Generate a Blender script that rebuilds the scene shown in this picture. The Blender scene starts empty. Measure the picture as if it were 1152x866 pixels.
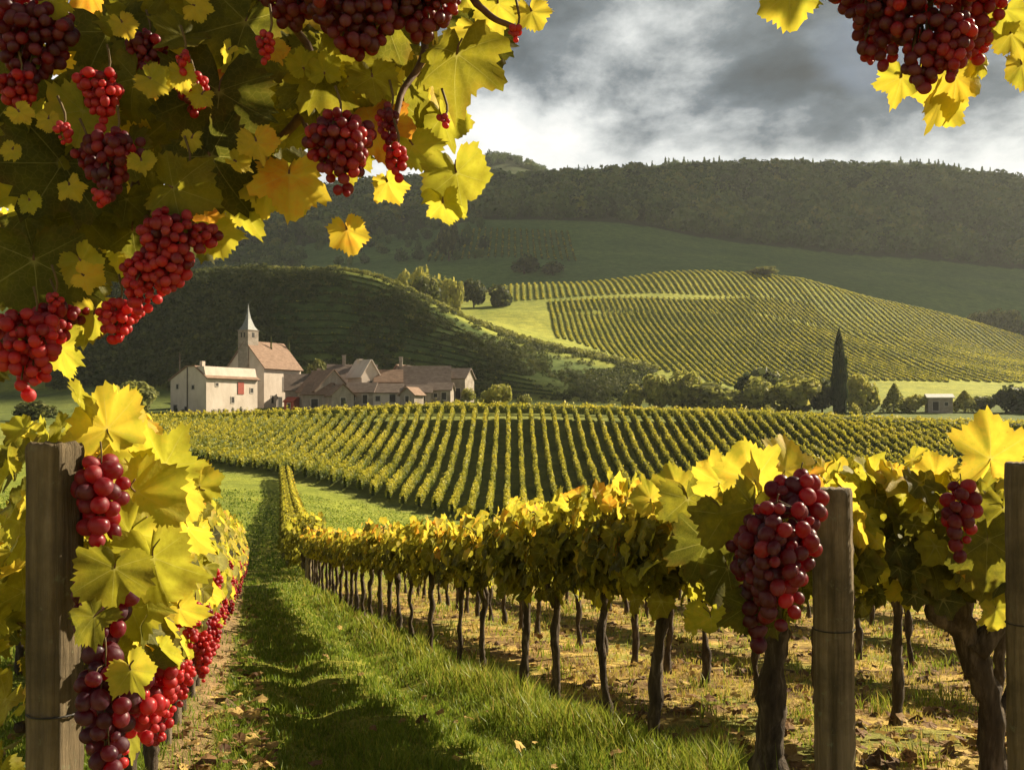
import bpy, math, random
import numpy as np
from mathutils import Vector
R = math.radians
rng = np.random.default_rng(7)
random.seed(7)
C = bpy.context.scene
COL = C.collection

# ------------------------------------------------------------------ camera, sky, sun, exposure
FPX = 1130.0                      # focal length in photo pixels (photo 1152 wide)
EYE = 470.0                       # photo row of the eye level
cam_d = bpy.data.cameras.new('camera')
cam = bpy.data.objects.new('camera', cam_d); COL.objects.link(cam)
cam.location = (0, 0, 0); cam.rotation_euler = (R(90), 0, 0)
cam_d.sensor_width = 36; cam_d.lens = 36 * FPX / 1152
cam_d.shift_y = (EYE - 433) / 1152
cam_d.clip_start = .05; cam_d.clip_end = 20000
C.camera = cam
SUN_AZ, SUN_EL = 58, 32           # azimuth clockwise from +Y
SV = Vector((math.sin(R(SUN_AZ)) * math.cos(R(SUN_EL)), math.cos(R(SUN_AZ)) * math.cos(R(SUN_EL)), math.sin(R(SUN_EL))))
sun_d = bpy.data.lights.new('sun', 'SUN'); sun_d.energy = 5.0; sun_d.angle = R(.6); sun_d.color = (1, .86, .62)
sun = bpy.data.objects.new('sun', sun_d); COL.objects.link(sun)
sun.rotation_euler = (-SV).to_track_quat('-Z', 'Y').to_euler(); sun.location = SV * 500
vs = C.view_settings
vs.view_transform = 'Standard'; vs.look = 'None'; vs.exposure = 1.42; vs.gamma = 1; vs.use_curve_mapping = False
C.cycles.use_denoising = True
C.cycles.max_bounces = 7; C.cycles.transmission_bounces = 4; C.cycles.volume_bounces = 0
C.cycles.caustics_reflective = False; C.cycles.caustics_refractive = False
C.cycles.sample_clamp_indirect = 4

HAZE = .0001
def nd(nt, typ, **kw):
    n = nt.nodes.new(typ)
    for k, v in kw.items():
        if hasattr(n, k): setattr(n, k, v)
        else: n.inputs[k].default_value = v
    return n
def lk(nt, a, b): nt.links.new(a, b)
def math_n(nt, op, a, b=None, clamp=False):
    n = nt.nodes.new('ShaderNodeMath'); n.operation = op; n.use_clamp = clamp
    for i, v in enumerate((a, b)):
        if v is None: continue
        if isinstance(v, (int, float)): n.inputs[i].default_value = v
        else: nt.links.new(v, n.inputs[i])
    return n.outputs[0]
def ramp(nt, fac, stops, interp='LINEAR'):
    n = nt.nodes.new('ShaderNodeValToRGB'); cr = n.color_ramp; cr.interpolation = interp
    while len(cr.elements) > 1: cr.elements.remove(cr.elements[-1])
    cr.elements[0].position = stops[0][0]
    for p, c in stops[1:]: cr.elements.new(p)
    for e, (p, c) in zip(cr.elements, stops):
        e.color = (c, c, c, 1) if isinstance(c, (int, float)) else (*c, 1)
    if fac is not None: nt.links.new(fac, n.inputs[0])
    return n.outputs[0]
def mixc(nt, fac, a, b, mode='MIX'):
    n = nt.nodes.new('ShaderNodeMix'); n.data_type = 'RGBA'; n.blend_type = mode
    for s, v in ((0, fac), (6, a), (7, b)):
        if isinstance(v, (int, float)): n.inputs[s].default_value = v if s == 0 else (v, v, v, 1)
        elif isinstance(v, tuple): n.inputs[s].default_value = (*v, 1)
        else: nt.links.new(v, n.inputs[s])
    return n.outputs[2]
def noise(nt, vec, scale, detail=4, rough=.55, dist=0, lac=2.0):
    n = nt.nodes.new('ShaderNodeTexNoise'); n.inputs['Scale'].default_value = scale
    n.inputs['Detail'].default_value = detail; n.inputs['Roughness'].default_value = rough
    n.inputs['Distortion'].default_value = dist; n.inputs['Lacunarity'].default_value = lac
    if vec is not None: nt.links.new(vec, n.inputs['Vector'])
    return n.outputs['Fac']

world = bpy.data.worlds.new('World'); C.world = world; world.use_nodes = True
nt = world.node_tree; nt.nodes.clear()
wo = nd(nt, 'ShaderNodeOutputWorld'); bg = nd(nt, 'ShaderNodeBackground'); bg.inputs['Strength'].default_value = .092
lk(nt, bg.outputs[0], wo.inputs[0])
sky = nd(nt, 'ShaderNodeTexSky'); sky.sky_type = 'NISHITA'; sky.sun_disc = False
sky.sun_elevation = R(SUN_EL); sky.sun_rotation = R(SUN_AZ); sky.dust_density = 1.5
tc = nd(nt, 'ShaderNodeTexCoord'); sp = nd(nt, 'ShaderNodeSeparateXYZ'); lk(nt, tc.outputs['Generated'], sp.inputs[0])
mp = nd(nt, 'ShaderNodeMapping'); lk(nt, tc.outputs['Generated'], mp.inputs[0])
mp.inputs['Scale'].default_value = (1, 1, 1.9); mp.inputs['Location'].default_value = (1.7, .35, .2)
n1 = noise(nt, mp.outputs[0], 2.4, 3.0, .5, .1)
n2 = noise(nt, mp.outputs[0], 4.6, 12, .62, .12)
elev = sp.outputs[2]
# brightness: a bright band low over the hills, a dark deck higher up, billows between
base = ramp(nt, elev, [(.0, .92), (.24, .80), (.285, .70), (.32, .48), (.37, .26), (.7, .14), (1, .12)])
bn = math_n(nt, 'ADD', math_n(nt, 'MULTIPLY', math_n(nt, 'SUBTRACT', n1, .5), 1.7), math_n(nt, 'MULTIPLY', math_n(nt, 'SUBTRACT', n2, .5), 2.6))
damp = ramp(nt, elev, [(.0, .4), (.22, .85), (.3, .95), (.45, .5), (1, .2)])
br = math_n(nt, 'ADD', base, math_n(nt, 'MULTIPLY', bn, damp), True)
ccol = ramp(nt, br, [(0, (.26, .32, .39)), (.24, (.43, .55, .67)), (.42, (.82, .98, 1.12)), (.60, (2.1, 2.25, 2.3)), (.78, (3.5, 3.6, 3.55)), (1, (4.5, 4.45, 4.3))])
blue = ramp(nt, noise(nt, mp.outputs[0], 1.6, 5, .5, .2), [(.62, 0.0), (.72, .35)])
skyc = mixc(nt, blue, ccol, sky.outputs[0])
lk(nt, skyc, bg.inputs['Color'])

# ------------------------------------------------------------------ terrain height
def P(px, py, d): return ((px - 576) / FPX * d, d, (EYE - py) / FPX * d)
NEAR = [(.3, -1.02), (2, -1.08), (3.84, -1.29), (6, -1.635), (10, -2.12), (15, -2.72)]
def L(px, pts): return np.interp(px, [p[0] for p in pts], [p[1] for p in pts])
LAY = [  # (d(px), y(px))
 ([(0, 20)], [(0, 655)]),
 ([(0, 33)], [(0, 618), (300, 620), (560, 628), (1100, 628)]),
 ([(0, 48)], [(0, 586), (300, 588), (560, 608), (1100, 608)]),
 ([(0, 70)], [(0, 556), (200, 555), (300, 558), (420, 577), (560, 592), (1100, 594)]),
 ([(0, 86)], [(0, 532), (220, 531), (340, 536), (560, 558), (900, 560), (1100, 564)]),
 ([(0, 103)], [(0, 506), (220, 504), (340, 503), (560, 509), (900, 515), (1100, 524)]),
 ([(0, 120)], [(-400, 484), (0, 483), (220, 478), (330, 474), (450, 469), (600, 468), (800, 473), (900, 477), (1090, 487), (1500, 491)]),
 ([(0, 165)], [(-400, 464), (0, 464), (330, 463), (400, 457), (520, 453), (600, 460), (700, 466), (900, 470), (1500, 472)]),
 ([(0, 200)], [(-400, 447), (0, 445), (100, 440), (600, 452), (700, 455), (900, 459), (1500, 455)]),
 ([(0, 242), (600, 235), (760, 225), (1500, 235)], [(0, 380), (250, 370), (380, 372), (430, 380), (500, 396), (600, 420), (700, 441), (760, 440), (900, 446), (1152, 444), (1500, 430)]),
 ([(0, 290), (430, 285), (600, 275), (760, 255), (900, 260), (1500, 265)],
  [(-200, 350), (0, 332), (150, 318), (230, 312), (300, 306), (380, 306), (420, 314), (460, 329), (500, 348), (560, 372), (600, 386), (650, 399), (700, 411), (735, 418), (780, 419), (900, 428), (1152, 432), (1500, 425)]),
 ([(0, 330), (600, 320), (800, 310), (1500, 310)],
  [(-200, 372), (0, 354), (300, 325), (420, 332), (500, 356), (530, 362), (570, 366), (650, 374), (735, 381), (800, 383), (900, 391), (1000, 400), (1152, 418), (1500, 420)]),
 ([(0, 372)], [(-200, 378), (0, 362), (300, 332), (420, 338), (490, 350), (520, 345), (570, 341), (650, 339), (740, 337), (850, 338), (900, 349), (1000, 368), (1080, 386), (1152, 402), (1500, 412)]),
 ([(0, 425)], [(-200, 388), (0, 370), (300, 340), (420, 345), (490, 348), (512, 338), (545, 328), (570, 322), (650, 317), (740, 308), (800, 306), (850, 308), (900, 315), (950, 328), (1000, 340), (1080, 360), (1152, 378), (1300, 402), (1500, 410)]),
 ([(0, 490)], [(-200, 380), (0, 362), (300, 338), (420, 336), (545, 333), (740, 320), (850, 320), (1000, 346), (1152, 380), (1500, 402)]),
 ([(0, 580)], [(-200, 350), (0, 335), (300, 315), (420, 305), (545, 298), (700, 300), (850, 305), (1000, 318), (1152, 340), (1500, 360)]),
 ([(0, 740)], [(-200, 310), (0, 290), (250, 285), (400, 268), (545, 246), (600, 246), (700, 252), (850, 274), (940, 284), (1152, 300), (1500, 315)]),
 ([(0, 990)], [(-200, 262), (0, 240), (250, 235), (400, 222), (490, 215), (545, 214), (620, 213), (700, 207), (850, 202), (1000, 203), (1152, 216), (1500, 240)]),
 ([(0, 1090)], [(-200, 262), (0, 242), (250, 238), (490, 218), (700, 212), (850, 208), (1000, 210), (1152, 220), (1500, 240)]),
 ([(0, 1260)], [(-200, 265), (0, 240), (300, 225), (480, 205), (530, 190), (555, 181), (575, 181), (595, 187), (625, 200), (680, 200), (760, 193), (900, 191), (1000, 192), (1090, 201), (1152, 211), (1500, 240)]),
 ([(0, 1450)], [(-200, 285), (0, 262), (480, 230), (570, 210), (625, 222), (900, 218), (1152, 236), (1500, 260)]),
 ([(0, 2200)], [(-200, 380), (1500, 380)]),
 ([(0, 9000)], [(-200, 455), (1500, 455)]),
]
def H(x, y):
    x = np.asarray(x, float); y = np.asarray(y, float)
    shp = np.broadcast(x, y).shape
    x = np.broadcast_to(x, shp).ravel(); y = np.broadcast_to(y, shp).ravel()
    d = np.maximum(y, .3)
    px = np.clip(576 + FPX * x / d, -700, 1900)
    Ds = [np.full_like(d, a) for a, b in NEAR]; Zs = [np.full_like(d, b) for a, b in NEAR]
    for dp, yp in LAY:
        dd = L(px, dp); Ds.append(dd); Zs.append((EYE - L(px, yp)) / FPX * dd)
    D = np.stack(Ds, 1); Z = np.stack(Zs, 1)
    h = np.diff(D, axis=1); s = np.diff(Z, axis=1) / h
    m = np.zeros_like(Z); m[:, 0] = s[:, 0]; m[:, -1] = s[:, -1]
    a, b = s[:, :-1], s[:, 1:]
    w1 = 2 * h[:, 1:] + h[:, :-1]; w2 = h[:, 1:] + 2 * h[:, :-1]
    ok = a * b > 1e-12
    m[:, 1:-1] = np.where(ok, (w1 + w2) / (w1 / np.where(ok, a, 1) + w2 / np.where(ok, b, 1)), 0)
    k = np.clip((d[:, None] >= D).sum(1) - 1, 0, D.shape[1] - 2)
    i = np.arange(len(d))
    hh = h[i, k]; t = np.clip((d - D[i, k]) / hh, 0, 1)
    z = (2*t**3 - 3*t**2 + 1) * Z[i, k] + (t**3 - 2*t**2 + t) * hh * m[i, k] + (-2*t**3 + 3*t**2) * Z[i, k+1] + (t**3 - t**2) * hh * m[i, k+1]
    # small unevenness
    amp = np.interp(d, [0, 3, 20, 60, 150, 400, 1000], [.0, .018, .05, .09, .2, 1.6, 3.5])
    wl = np.interp(d, [0, 5, 20, 60, 150, 400, 1000], [.45, .6, 2.0, 6, 14, 30, 90])
    q = np.round(np.log2(wl) * 2) / 2; wl = 2 ** q * 1.0
    z = z + amp * (np.sin(x / wl * 2.1 + 1.3 * np.sin(y / wl * .9)) * np.sin(y / wl * 1.7 + 1.1 * np.sin(x / wl * 1.3))) * .5
    return z.reshape(shp)
def Hs(x, y): return float(H(np.array([x]), np.array([y]))[0])

# rows of the near vineyard: x as a function of y
def row_right(y): return np.interp(y, [.3, 2.75, 3.84, 6, 12, 20, 70, 90], [1.66, .884, .557, -.12, -1.85, -4.05, -15.6, -20.4])
def row_left(y): return np.interp(y, [.3, 1.4, 4.37, 7.4, 10.8, 18], [-.36, -.68, -1.47, -2.24, -3.09, -4.93])

# ------------------------------------------------------------------ mesh helpers
def build(name, groups, mat=None, parent=None, smooth=False, attrs=None, mats=None, midx=None, link=True):
    """groups: list of (V (n,3), F (m,k)); faces of any k; attrs: {name: per-vertex array}"""
    me = bpy.data.meshes.new(name)
    Vs, loops, starts, totals = [], [], [], []
    off = 0; ls = 0
    for V, F in groups:
        V = np.asarray(V, float).reshape(-1, 3)
        Vs.append(V)
        for f in (F if isinstance(F, list) and len(F) and isinstance(F[0], np.ndarray) and F[0].ndim == 2 else [np.asarray(F)]):
            if f.size == 0: continue
            k = f.shape[1]
            loops.append((f + off).ravel()); starts.append(ls + np.arange(len(f)) * k); totals.append(np.full(len(f), k)); ls += f.size
        off += len(V)
    V = np.concatenate(Vs); Lp = np.concatenate(loops).astype(np.int32); St = np.concatenate(starts).astype(np.int32); To = np.concatenate(totals).astype(np.int32)
    me.vertices.add(len(V)); me.vertices.foreach_set('co', V.astype(np.float32).ravel())
    me.loops.add(len(Lp)); me.loops.foreach_set('vertex_index', Lp)
    me.polygons.add(len(St)); me.polygons.foreach_set('loop_start', St); me.polygons.foreach_set('loop_total', To)
    me.polygons.foreach_set('use_smooth', np.full(len(St), bool(smooth)))
    if midx is not None: me.polygons.foreach_set('material_index', np.asarray(midx, np.int32))
    me.update(calc_edges=True); me.validate()
    for k, a in (attrs or {}).items():
        a = np.asarray(a, np.float32)
        if a.ndim == 1:
            at = me.attributes.new(k, 'FLOAT', 'POINT'); at.data.foreach_set('value', a)
        else:
            at = me.attributes.new(k, 'FLOAT_COLOR', 'POINT')
            if a.shape[1] == 3: a = np.concatenate([a, np.ones((len(a), 1), np.float32)], 1)
            at.data.foreach_set('color', a.ravel())
    for m in (mats or ([mat] if mat else [])): me.materials.append(m)
    o = bpy.data.objects.new(name, me)
    if link: COL.objects.link(o)
    if parent: o.parent = parent
    return o
def tag(o, label=None, cat=None, group=None, kind=None):
    if label: o['label'] = label
    if cat: o['category'] = cat
    if group: o['group'] = group
    if kind: o['kind'] = kind
    return o
def empty(name, loc, label=None, cat=None, group=None, rz=0):
    o = bpy.data.objects.new(name, None); COL.objects.link(o); o.location = loc; o.rotation_euler = (0, 0, rz)
    o.empty_display_size = .2
    return tag(o, label, cat, group)
def copy_tree(o, loc, rz=0, sc=None, label=None, group=None):
    r = o.copy(); COL.objects.link(r); r.location = loc; r.rotation_euler = (0, 0, rz)
    if sc is not None: r.scale = sc if hasattr(sc, '__len__') else (sc, sc, sc)
    if label: r['label'] = label
    if group: r['group'] = group
    for ch in list(o.children):
        c = ch.copy(); COL.objects.link(c); c.parent = r
        for g in list(ch.children):
            e = g.copy(); COL.objects.link(e); e.parent = c
    return r
def norm(a): return a / np.maximum(np.linalg.norm(a, axis=-1, keepdims=True), 1e-9)
def frames(tip, nrm):
    """columns x,y,z with y = tip direction, z = normal"""
    y = norm(tip); n = nrm - (nrm * y).sum(-1, keepdims=True) * y
    z = norm(n); x = np.cross(y, z)
    return np.stack([x, y, z], -1)
def scatter(tmpl, pos, rot, scale):
    """tmpl: list of (V, [F...], vein) templates, random pick; returns V, faces list by k, inst index per vertex, vein"""
    n = len(pos); pick = rng.integers(0, len(tmpl), n)
    VV, FF, II, VE = [], [], [], []; off = 0
    for t, (V, F, ve) in enumerate(tmpl):
        ids = np.nonzero(pick == t)[0]
        if not len(ids): continue
        W = np.einsum('nij,vj->nvi', rot[ids], V) * np.asarray(scale)[ids][:, None, None] + pos[ids][:, None, :]
        VV.append(W.reshape(-1, 3)); nv = len(V)
        for f in F:
            FF.append((f[None] + (np.arange(len(ids)) * nv)[:, None, None] + off).reshape(-1, f.shape[1]))
        II.append(np.repeat(ids, nv)); VE.append(np.tile(ve, len(ids))); off += nv * len(ids)
    return np.concatenate(VV), FF, np.concatenate(II), np.concatenate(VE)
def tube(pts, rad, seg=8, wob=0., seed=0, cap=True):
    r = np.random.default_rng(seed)
    pts = np.asarray(pts, float); rad = np.asarray(rad, float); n = len(pts)
    t = np.gradient(pts, axis=0); t = norm(t)
    ref = np.array([0.31, 0.17, .05]); u = norm(np.cross(t, ref + np.array([0, 0, 0.0]) if abs(t[0, 2]) > .5 else np.array([0, 0, 1.])))
    v = np.cross(t, u)
    a = np.arange(seg) / seg * 2 * np.pi
    rr = rad[:, None] * (1 + wob * r.normal(size=(n, seg)))
    V = pts[:, None] + rr[..., None] * (np.cos(a)[None, :, None] * u[:, None] + np.sin(a)[None, :, None] * v[:, None])
    V = V.reshape(-1, 3)
    i = np.arange(n - 1)[:, None] * seg; j = np.arange(seg)[None]; j2 = (j + 1) % seg
    F = np.stack([i + j, i + j2, i + seg + j2, i + seg + j], -1).reshape(-1, 4)
    out = [F]
    if cap:
        V = np.concatenate([V, pts[:1], pts[-1:]])
        c0 = n * seg; c1 = c0 + 1; e = (n - 1) * seg
        jj = np.arange(seg); k = (jj + 1) % seg
        out.append(np.concatenate([np.stack([np.full(seg, c0), k, jj], 1), np.stack([np.full(seg, c1), e + jj, e + k], 1)]))
    return V, out
def smooth_path(pts, n):
    pts = np.asarray(pts, float); k = np.linspace(0, len(pts) - 1, n); i = np.clip(k.astype(int), 0, len(pts) - 2); t = (k - i)[:, None]
    p = np.concatenate([2 * pts[:1] - pts[1:2], pts, 2 * pts[-1:] - pts[-2:-1]])
    a, b, c, d = p[i], p[i + 1], p[i + 2], p[i + 3]
    return .5 * (2*b + (c - a)*t + (2*a - 5*b + 4*c - d)*t**2 + (3*b - a - 3*c + d)*t**3)

# leaf templates: petiole junction at origin, tip along +Y, upper face +Z
def leaf_template(na, rings, seed):
    r = np.random.default_rng(seed)
    key = [(0, 1.0), (12, .90), (28, .73), (40, .82), (56, .92), (70, .83), (86, .66), (100, .74), (116, .77), (132, .70), (150, .62), (168, .46), (180, .10)]
    ka = np.array([k[0] for k in key]); kr = np.array([k[1] for k in key]) * (1 + .07 * r.normal(size=len(key)))
    a = np.linspace(-180, 180, na, endpoint=False) + 180 / na
    lobes = [0, 56, -56, 116, -116]
    for l in lobes:                                     # snap one vertex to each lobe tip
        a[np.argmin(abs(a - l))] = l
    rl = np.where(a >= 0, np.interp(abs(a), ka, kr), np.interp(abs(a), ka, kr * (1 + .06 * r.normal(size=len(key)))))
    rl = rl * (1 + np.where(np.arange(na) % 2 == 0, .045, -.045) + .045 * r.normal(size=na))
    islobe = np.zeros(na)
    for l in lobes: islobe[np.argmin(abs(a - l))] = 1
    A = np.radians(a); fr = np.linspace(0, 1, rings + 1)[1:]
    V = [np.zeros((1, 3))]; ve = [np.ones(1)]
    ph = r.uniform(0, 6.28, 3); cup = r.uniform(-.5, .2); fold = r.uniform(.05, .28)
    for f in fr:
        x = np.sin(A) * rl * f; y = np.cos(A) * rl * f
        rr = np.hypot(x, y)
        z = cup * rr**2 + fold * np.abs(x) * .7 + .13 * f * np.sin(2 * A + ph[2]) * rr + .06 * f**2 * np.sin(7 * A + ph[1]) - .25 * np.maximum(y - .4, 0)**1.5
        z += -.012 * islobe * f
        V.append(np.stack([x, y, z], 1)); ve.append(np.where(islobe > 0, 1 - .35 * f, -f**5))
    V = np.concatenate(V); ve = np.concatenate(ve)
    j = np.arange(na); k = (j + 1) % na
    F = [np.stack([np.zeros(na, int), 1 + k, 1 + j], 1)]
    if rings > 1:
        q = []
        for i in range(rings - 1): q.append(np.stack([1 + i*na + j, 1 + i*na + k, 1 + (i+1)*na + k, 1 + (i+1)*na + j], 1))
        F.append(np.concatenate(q))
    return V, F, ve
LEAF_HI = [leaf_template(72, 4, 10 + i) for i in range(6)]
LEAF_MD = [leaf_template(30, 2, 30 + i) for i in range(5)]
LEAF_LO = [leaf_template(14, 1, 50 + i) for i in range(4)]
quad = (np.array([[-.5, -.5, 0], [.5, -.5, .08], [.6, .5, 0], [-.4, .55, .1]]), [np.array([[0, 1, 2, 3]])], np.zeros(4))
tri3 = (np.array([[-.55, -.4, 0], [.5, -.5, .1], [.1, .6, 0]]), [np.array([[0, 1, 2]])], np.zeros(3))

# ------------------------------------------------------------------ materials
def new_mat(name):
    m = bpy.data.materials.new(name); m.use_nodes = True; t = m.node_tree; t.nodes.clear()
    return m, t, nd(t, 'ShaderNodeOutputMaterial')
def leaf_mat(name, stops, trans=.45, rough=.5, veins=True, nscale=45, hue_noise=.2, tcol=None):
    m, t, out = new_mat(name)
    at = nd(t, 'ShaderNodeAttribute', attribute_name='tone')
    g = nd(t, 'ShaderNodeTexCoord')
    n = noise(t, g.outputs['Object'], nscale, 5, .6)
    f = math_n(t, 'ADD', at.outputs['Fac'], math_n(t, 'MULTIPLY', math_n(t, 'SUBTRACT', n, .5), hue_noise * 2))
    if veins: f = math_n(t, 'ADD', f, math_n(t, 'MULTIPLY', math_n(t, 'SUBTRACT', noise(t, g.outputs['Object'], 13, 3, .5), .5), .42))
    c = ramp(t, f, stops)
    if veins:
        av = nd(t, 'ShaderNodeAttribute', attribute_name='vein')
        v = ramp(t, av.outputs['Fac'], [(.55, 0.), (.85, .6)])
        c = mixc(t, v, c, mixc(t, .55, c, (.55, .5, .16)))
        vo = t.nodes.new('ShaderNodeTexVoronoi'); vo.feature = 'DISTANCE_TO_EDGE'; vo.inputs['Scale'].default_value = 130; lk(t, g.outputs['Object'], vo.inputs['Vector'])
        c = mixc(t, ramp(t, vo.outputs['Distance'], [(0, .20), (.08, 0.)]), c, mixc(t, .6, c, (.42, .36, .08)))
        eg = math_n(t, 'MULTIPLY', math_n(t, 'MULTIPLY', av.outputs['Fac'], -1., True), ramp(t, noise(t, g.outputs['Object'], 24, 4, .6), [(.42, 0.), (.62, 1.)]))
        c = mixc(t, math_n(t, 'MULTIPLY', eg, .75), c, mixc(t, .35, c, (.22, .085, .02)))
        sp_ = ramp(t, noise(t, g.outputs['Object'], nscale * 1.7, 6, .7), [(.62, 0.), (.70, .6)])
        c = mixc(t, sp_, c, mixc(t, .5, c, (.16, .07, .02)))
    d = nd(t, 'ShaderNodeBsdfPrincipled', Roughness=rough); lk(t, c, d.inputs['Base Color']); d.inputs['Specular IOR Level'].default_value = .2
    tr = nd(t, 'ShaderNodeBsdfTranslucent')
    tc_ = mixc(t, .25, c, mixc(t, 1.0, c, c, 'ADD')) if tcol is None else mixc(t, 1., c, tcol, 'MULTIPLY')
    lk(t, tc_, tr.inputs['Color'])
    if veins:
        b = nd(t, 'ShaderNodeBump'); b.inputs['Strength'].default_value = .35; b.inputs['Distance'].default_value = .004
        lk(t, noise(t, g.outputs['Object'], nscale * 3, 3, .6), b.inputs['Height'])
        lk(t, b.outputs[0], d.inputs['Normal'])
    mx = nd(t, 'ShaderNodeMixShader'); mx.inputs[0].default_value = trans
    lk(t, d.outputs[0], mx.inputs[1]); lk(t, tr.outputs[0], mx.inputs[2]); lk(t, mx.outputs[0], out.inputs[0])
    return m
GRAPE_LEAF = [(0, (.042, .046, .008)), (.25, (.105, .105, .012)), (.45, (.24, .215, .016)), (.60, (.38, .36, .030)), (.80, (.63, .46, .042)), (.92, (.66, .30, .03)), (1.0, (.42, .10, .03))]
M_LEAF = leaf_mat('grape_leaf', GRAPE_LEAF, .56, .6)
M_LEAF_FAR = leaf_mat('vine_row_leaf', [(0, (.035, .055, .010)), (.3, (.085, .11, .014)), (.55, (.28, .27, .026)), (.8, (.48, .42, .04)), (1, (.57, .43, .05))], .35, .6, False, 3, .06)
M_TREE = leaf_mat('tree_leaf', [(0, (.022, .034, .012)), (.3, (.07, .082, .022)), (.55, (.17, .17, .045)), (.8, (.29, .29, .06)), (1, (.43, .38, .08))], .35, .7, False, 1.5, .08)
M_FOREST = leaf_mat('forest_leaf', [(0, (.030, .050, .018)), (.4, (.070, .115, .030)), (.7, (.12, .165, .038)), (1, (.19, .20, .045))], .2, .8, False, .2, .08)
M_GRASS = leaf_mat('grass_blade', [(0, (.08, .125, .014)), (.35, (.175, .235, .024)), (.6, (.30, .30, .04)), (.8, (.40, .31, .075)), (1, (.38, .25, .09))], .35, .5, False, 8, .04)
def grape_mat():
    m, t, out = new_mat('red_grape_skin')
    at = nd(t, 'ShaderNodeAttribute', attribute_name='tone'); g = nd(t, 'ShaderNodeTexCoord')
    c = ramp(t, at.outputs['Fac'], [(0, (.035, .010, .022)), (.35, (.10, .012, .022)), (.65, (.31, .016, .024)), (1, (.58, .035, .035))])
    bl = ramp(t, noise(t, g.outputs['Object'], 60, 4, .6), [(.38, 0.), (.75, .34)])
    c2 = mixc(t, bl, c, (.34, .24, .28))                # the pale bloom on the skin
    p = nd(t, 'ShaderNodeBsdfPrincipled'); lk(t, c2, p.inputs['Base Color'])
    lk(t, ramp(t, bl, [(0, .30), (.3, .62)]), p.inputs['Roughness']); p.inputs['Specular IOR Level'].default_value = .36
    tr = nd(t, 'ShaderNodeBsdfTranslucent'); lk(t, mixc(t, .6, c, (.75, .03, .03)), tr.inputs['Color'])
    mx = nd(t, 'ShaderNodeMixShader'); mx.inputs[0].default_value = .5
    lk(t, p.outputs[0], mx.inputs[1]); lk(t, tr.outputs[0], mx.inputs[2]); lk(t, mx.outputs[0], out.inputs[0])
    return m
M_GRAPE = grape_mat()
def rough_mat(name, stops, scale=8, stretch=(1, 1, 1), rough=.85, bump=.5, bdist=.01, detail=8):
    m, t, out = new_mat(name); g = nd(t, 'ShaderNodeTexCoord')
    mp_ = nd(t, 'ShaderNodeMapping'); mp_.inputs['Scale'].default_value = stretch; lk(t, g.outputs['Object'], mp_.inputs[0])
    n = noise(t, mp_.outputs[0], scale, detail, .65, .3); c = ramp(t, n, stops)
    p = nd(t, 'ShaderNodeBsdfPrincipled', Roughness=rough); lk(t, c, p.inputs['Base Color']); p.inputs['Specular IOR Level'].default_value = .25
    b = nd(t, 'ShaderNodeBump'); b.inputs['Strength'].default_value = bump; b.inputs['Distance'].default_value = bdist
    lk(t, noise(t, mp_.outputs[0], scale * 2.3, detail, .7), b.inputs['Height']); lk(t, b.outputs[0], p.inputs['Normal'])
    lk(t, p.outputs[0], out.inputs[0])
    return m
M_BARK = rough_mat('vine_bark', [(.3, (.022, .015, .010)), (.5, (.075, .054, .036)), (.7, (.22, .17, .12))], 30, (1, 1, .2), .9, 1., .02)
M_TRUNK = rough_mat('tree_bark', [(.3, (.04, .03, .02)), (.7, (.14, .11, .08))], 4, (1, 1, .3), .9, .6, .03)
M_POST = rough_mat('weathered_post_wood', [(.25, (.030, .022, .012)), (.45, (.10, .075, .042)), (.6, (.15, .115, .07)), (.8, (.24, .19, .12))], 17, (2.4, 2.4, .10), .88, 1., .010)
def post_mat():
    m = rough_mat('weathered_post_wood', [(.25, (.05, .036, .019)), (.45, (.16, .118, .066)), (.6, (.25, .188, .112)), (.8, (.36, .285, .185))], 17, (2.4, 2.4, .10), .88, 1., .012)
    t = m.node_tree; p = next(n for n in t.nodes if n.type == 'BSDF_PRINCIPLED'); src = p.inputs['Base Color'].links[0].from_socket
    g = nd(t, 'ShaderNodeTexCoord')
    st = ramp(t, noise(t, g.outputs['Object'], 5, 6, .65), [(.45, 0.), (.68, .75)]); c = mixc(t, st, src, (.035, .03, .018))
    li = ramp(t, noise(t, g.outputs['Object'], 31, 6, .7), [(.60, 0.), (.68, .7)]); c = mixc(t, li, c, (.22, .22, .13))
    lk(t, c, p.inputs['Base Color']); return m
M_POST = post_mat()
M_CANE = rough_mat('vine_cane', [(.3, (.07, .035, .018)), (.7, (.20, .11, .055))], 40, (1, 1, 1), .7, .4, .002)
M_STALK = rough_mat('grape_stalk', [(.3, (.07, .05, .02)), (.7, (.16, .10, .035))], 60, (1, 1, 1), .7, .3, .001)
M_WALL = rough_mat('old_pink_plaster', [(.25, (.40, .33, .27)), (.5, (.52, .44, .37)), (.75, (.60, .52, .45))], .55, (1, 1, .6), .9, .35, .06)
M_WALLB = rough_mat('old_grey_stone', [(.25, (.16, .13, .105)), (.5, (.27, .225, .185)), (.75, (.38, .33, .28))], .9, (1, 1, 1.6), .9, .5, .08)
M_WALLV = rough_mat('stained_village_plaster', [(.25, (.17, .135, .105)), (.5, (.29, .24, .195)), (.75, (.40, .34, .285))], 1.1, (1, 1, .4), .9, .5, .06)
M_ROOF = rough_mat('clay_roof_tiles', [(.25, (.13, .082, .056)), (.5, (.215, .135, .092)), (.75, (.29, .195, .14))], 1.3, (1, 1, 2.5), .85, .6, .06)
M_ROOFD = rough_mat('dark_roof_tiles', [(.25, (.085, .06, .048)), (.5, (.15, .11, .088)), (.75, (.22, .17, .135))], 1.3, (1, 1, 2.5), .85, .6, .06)
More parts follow.
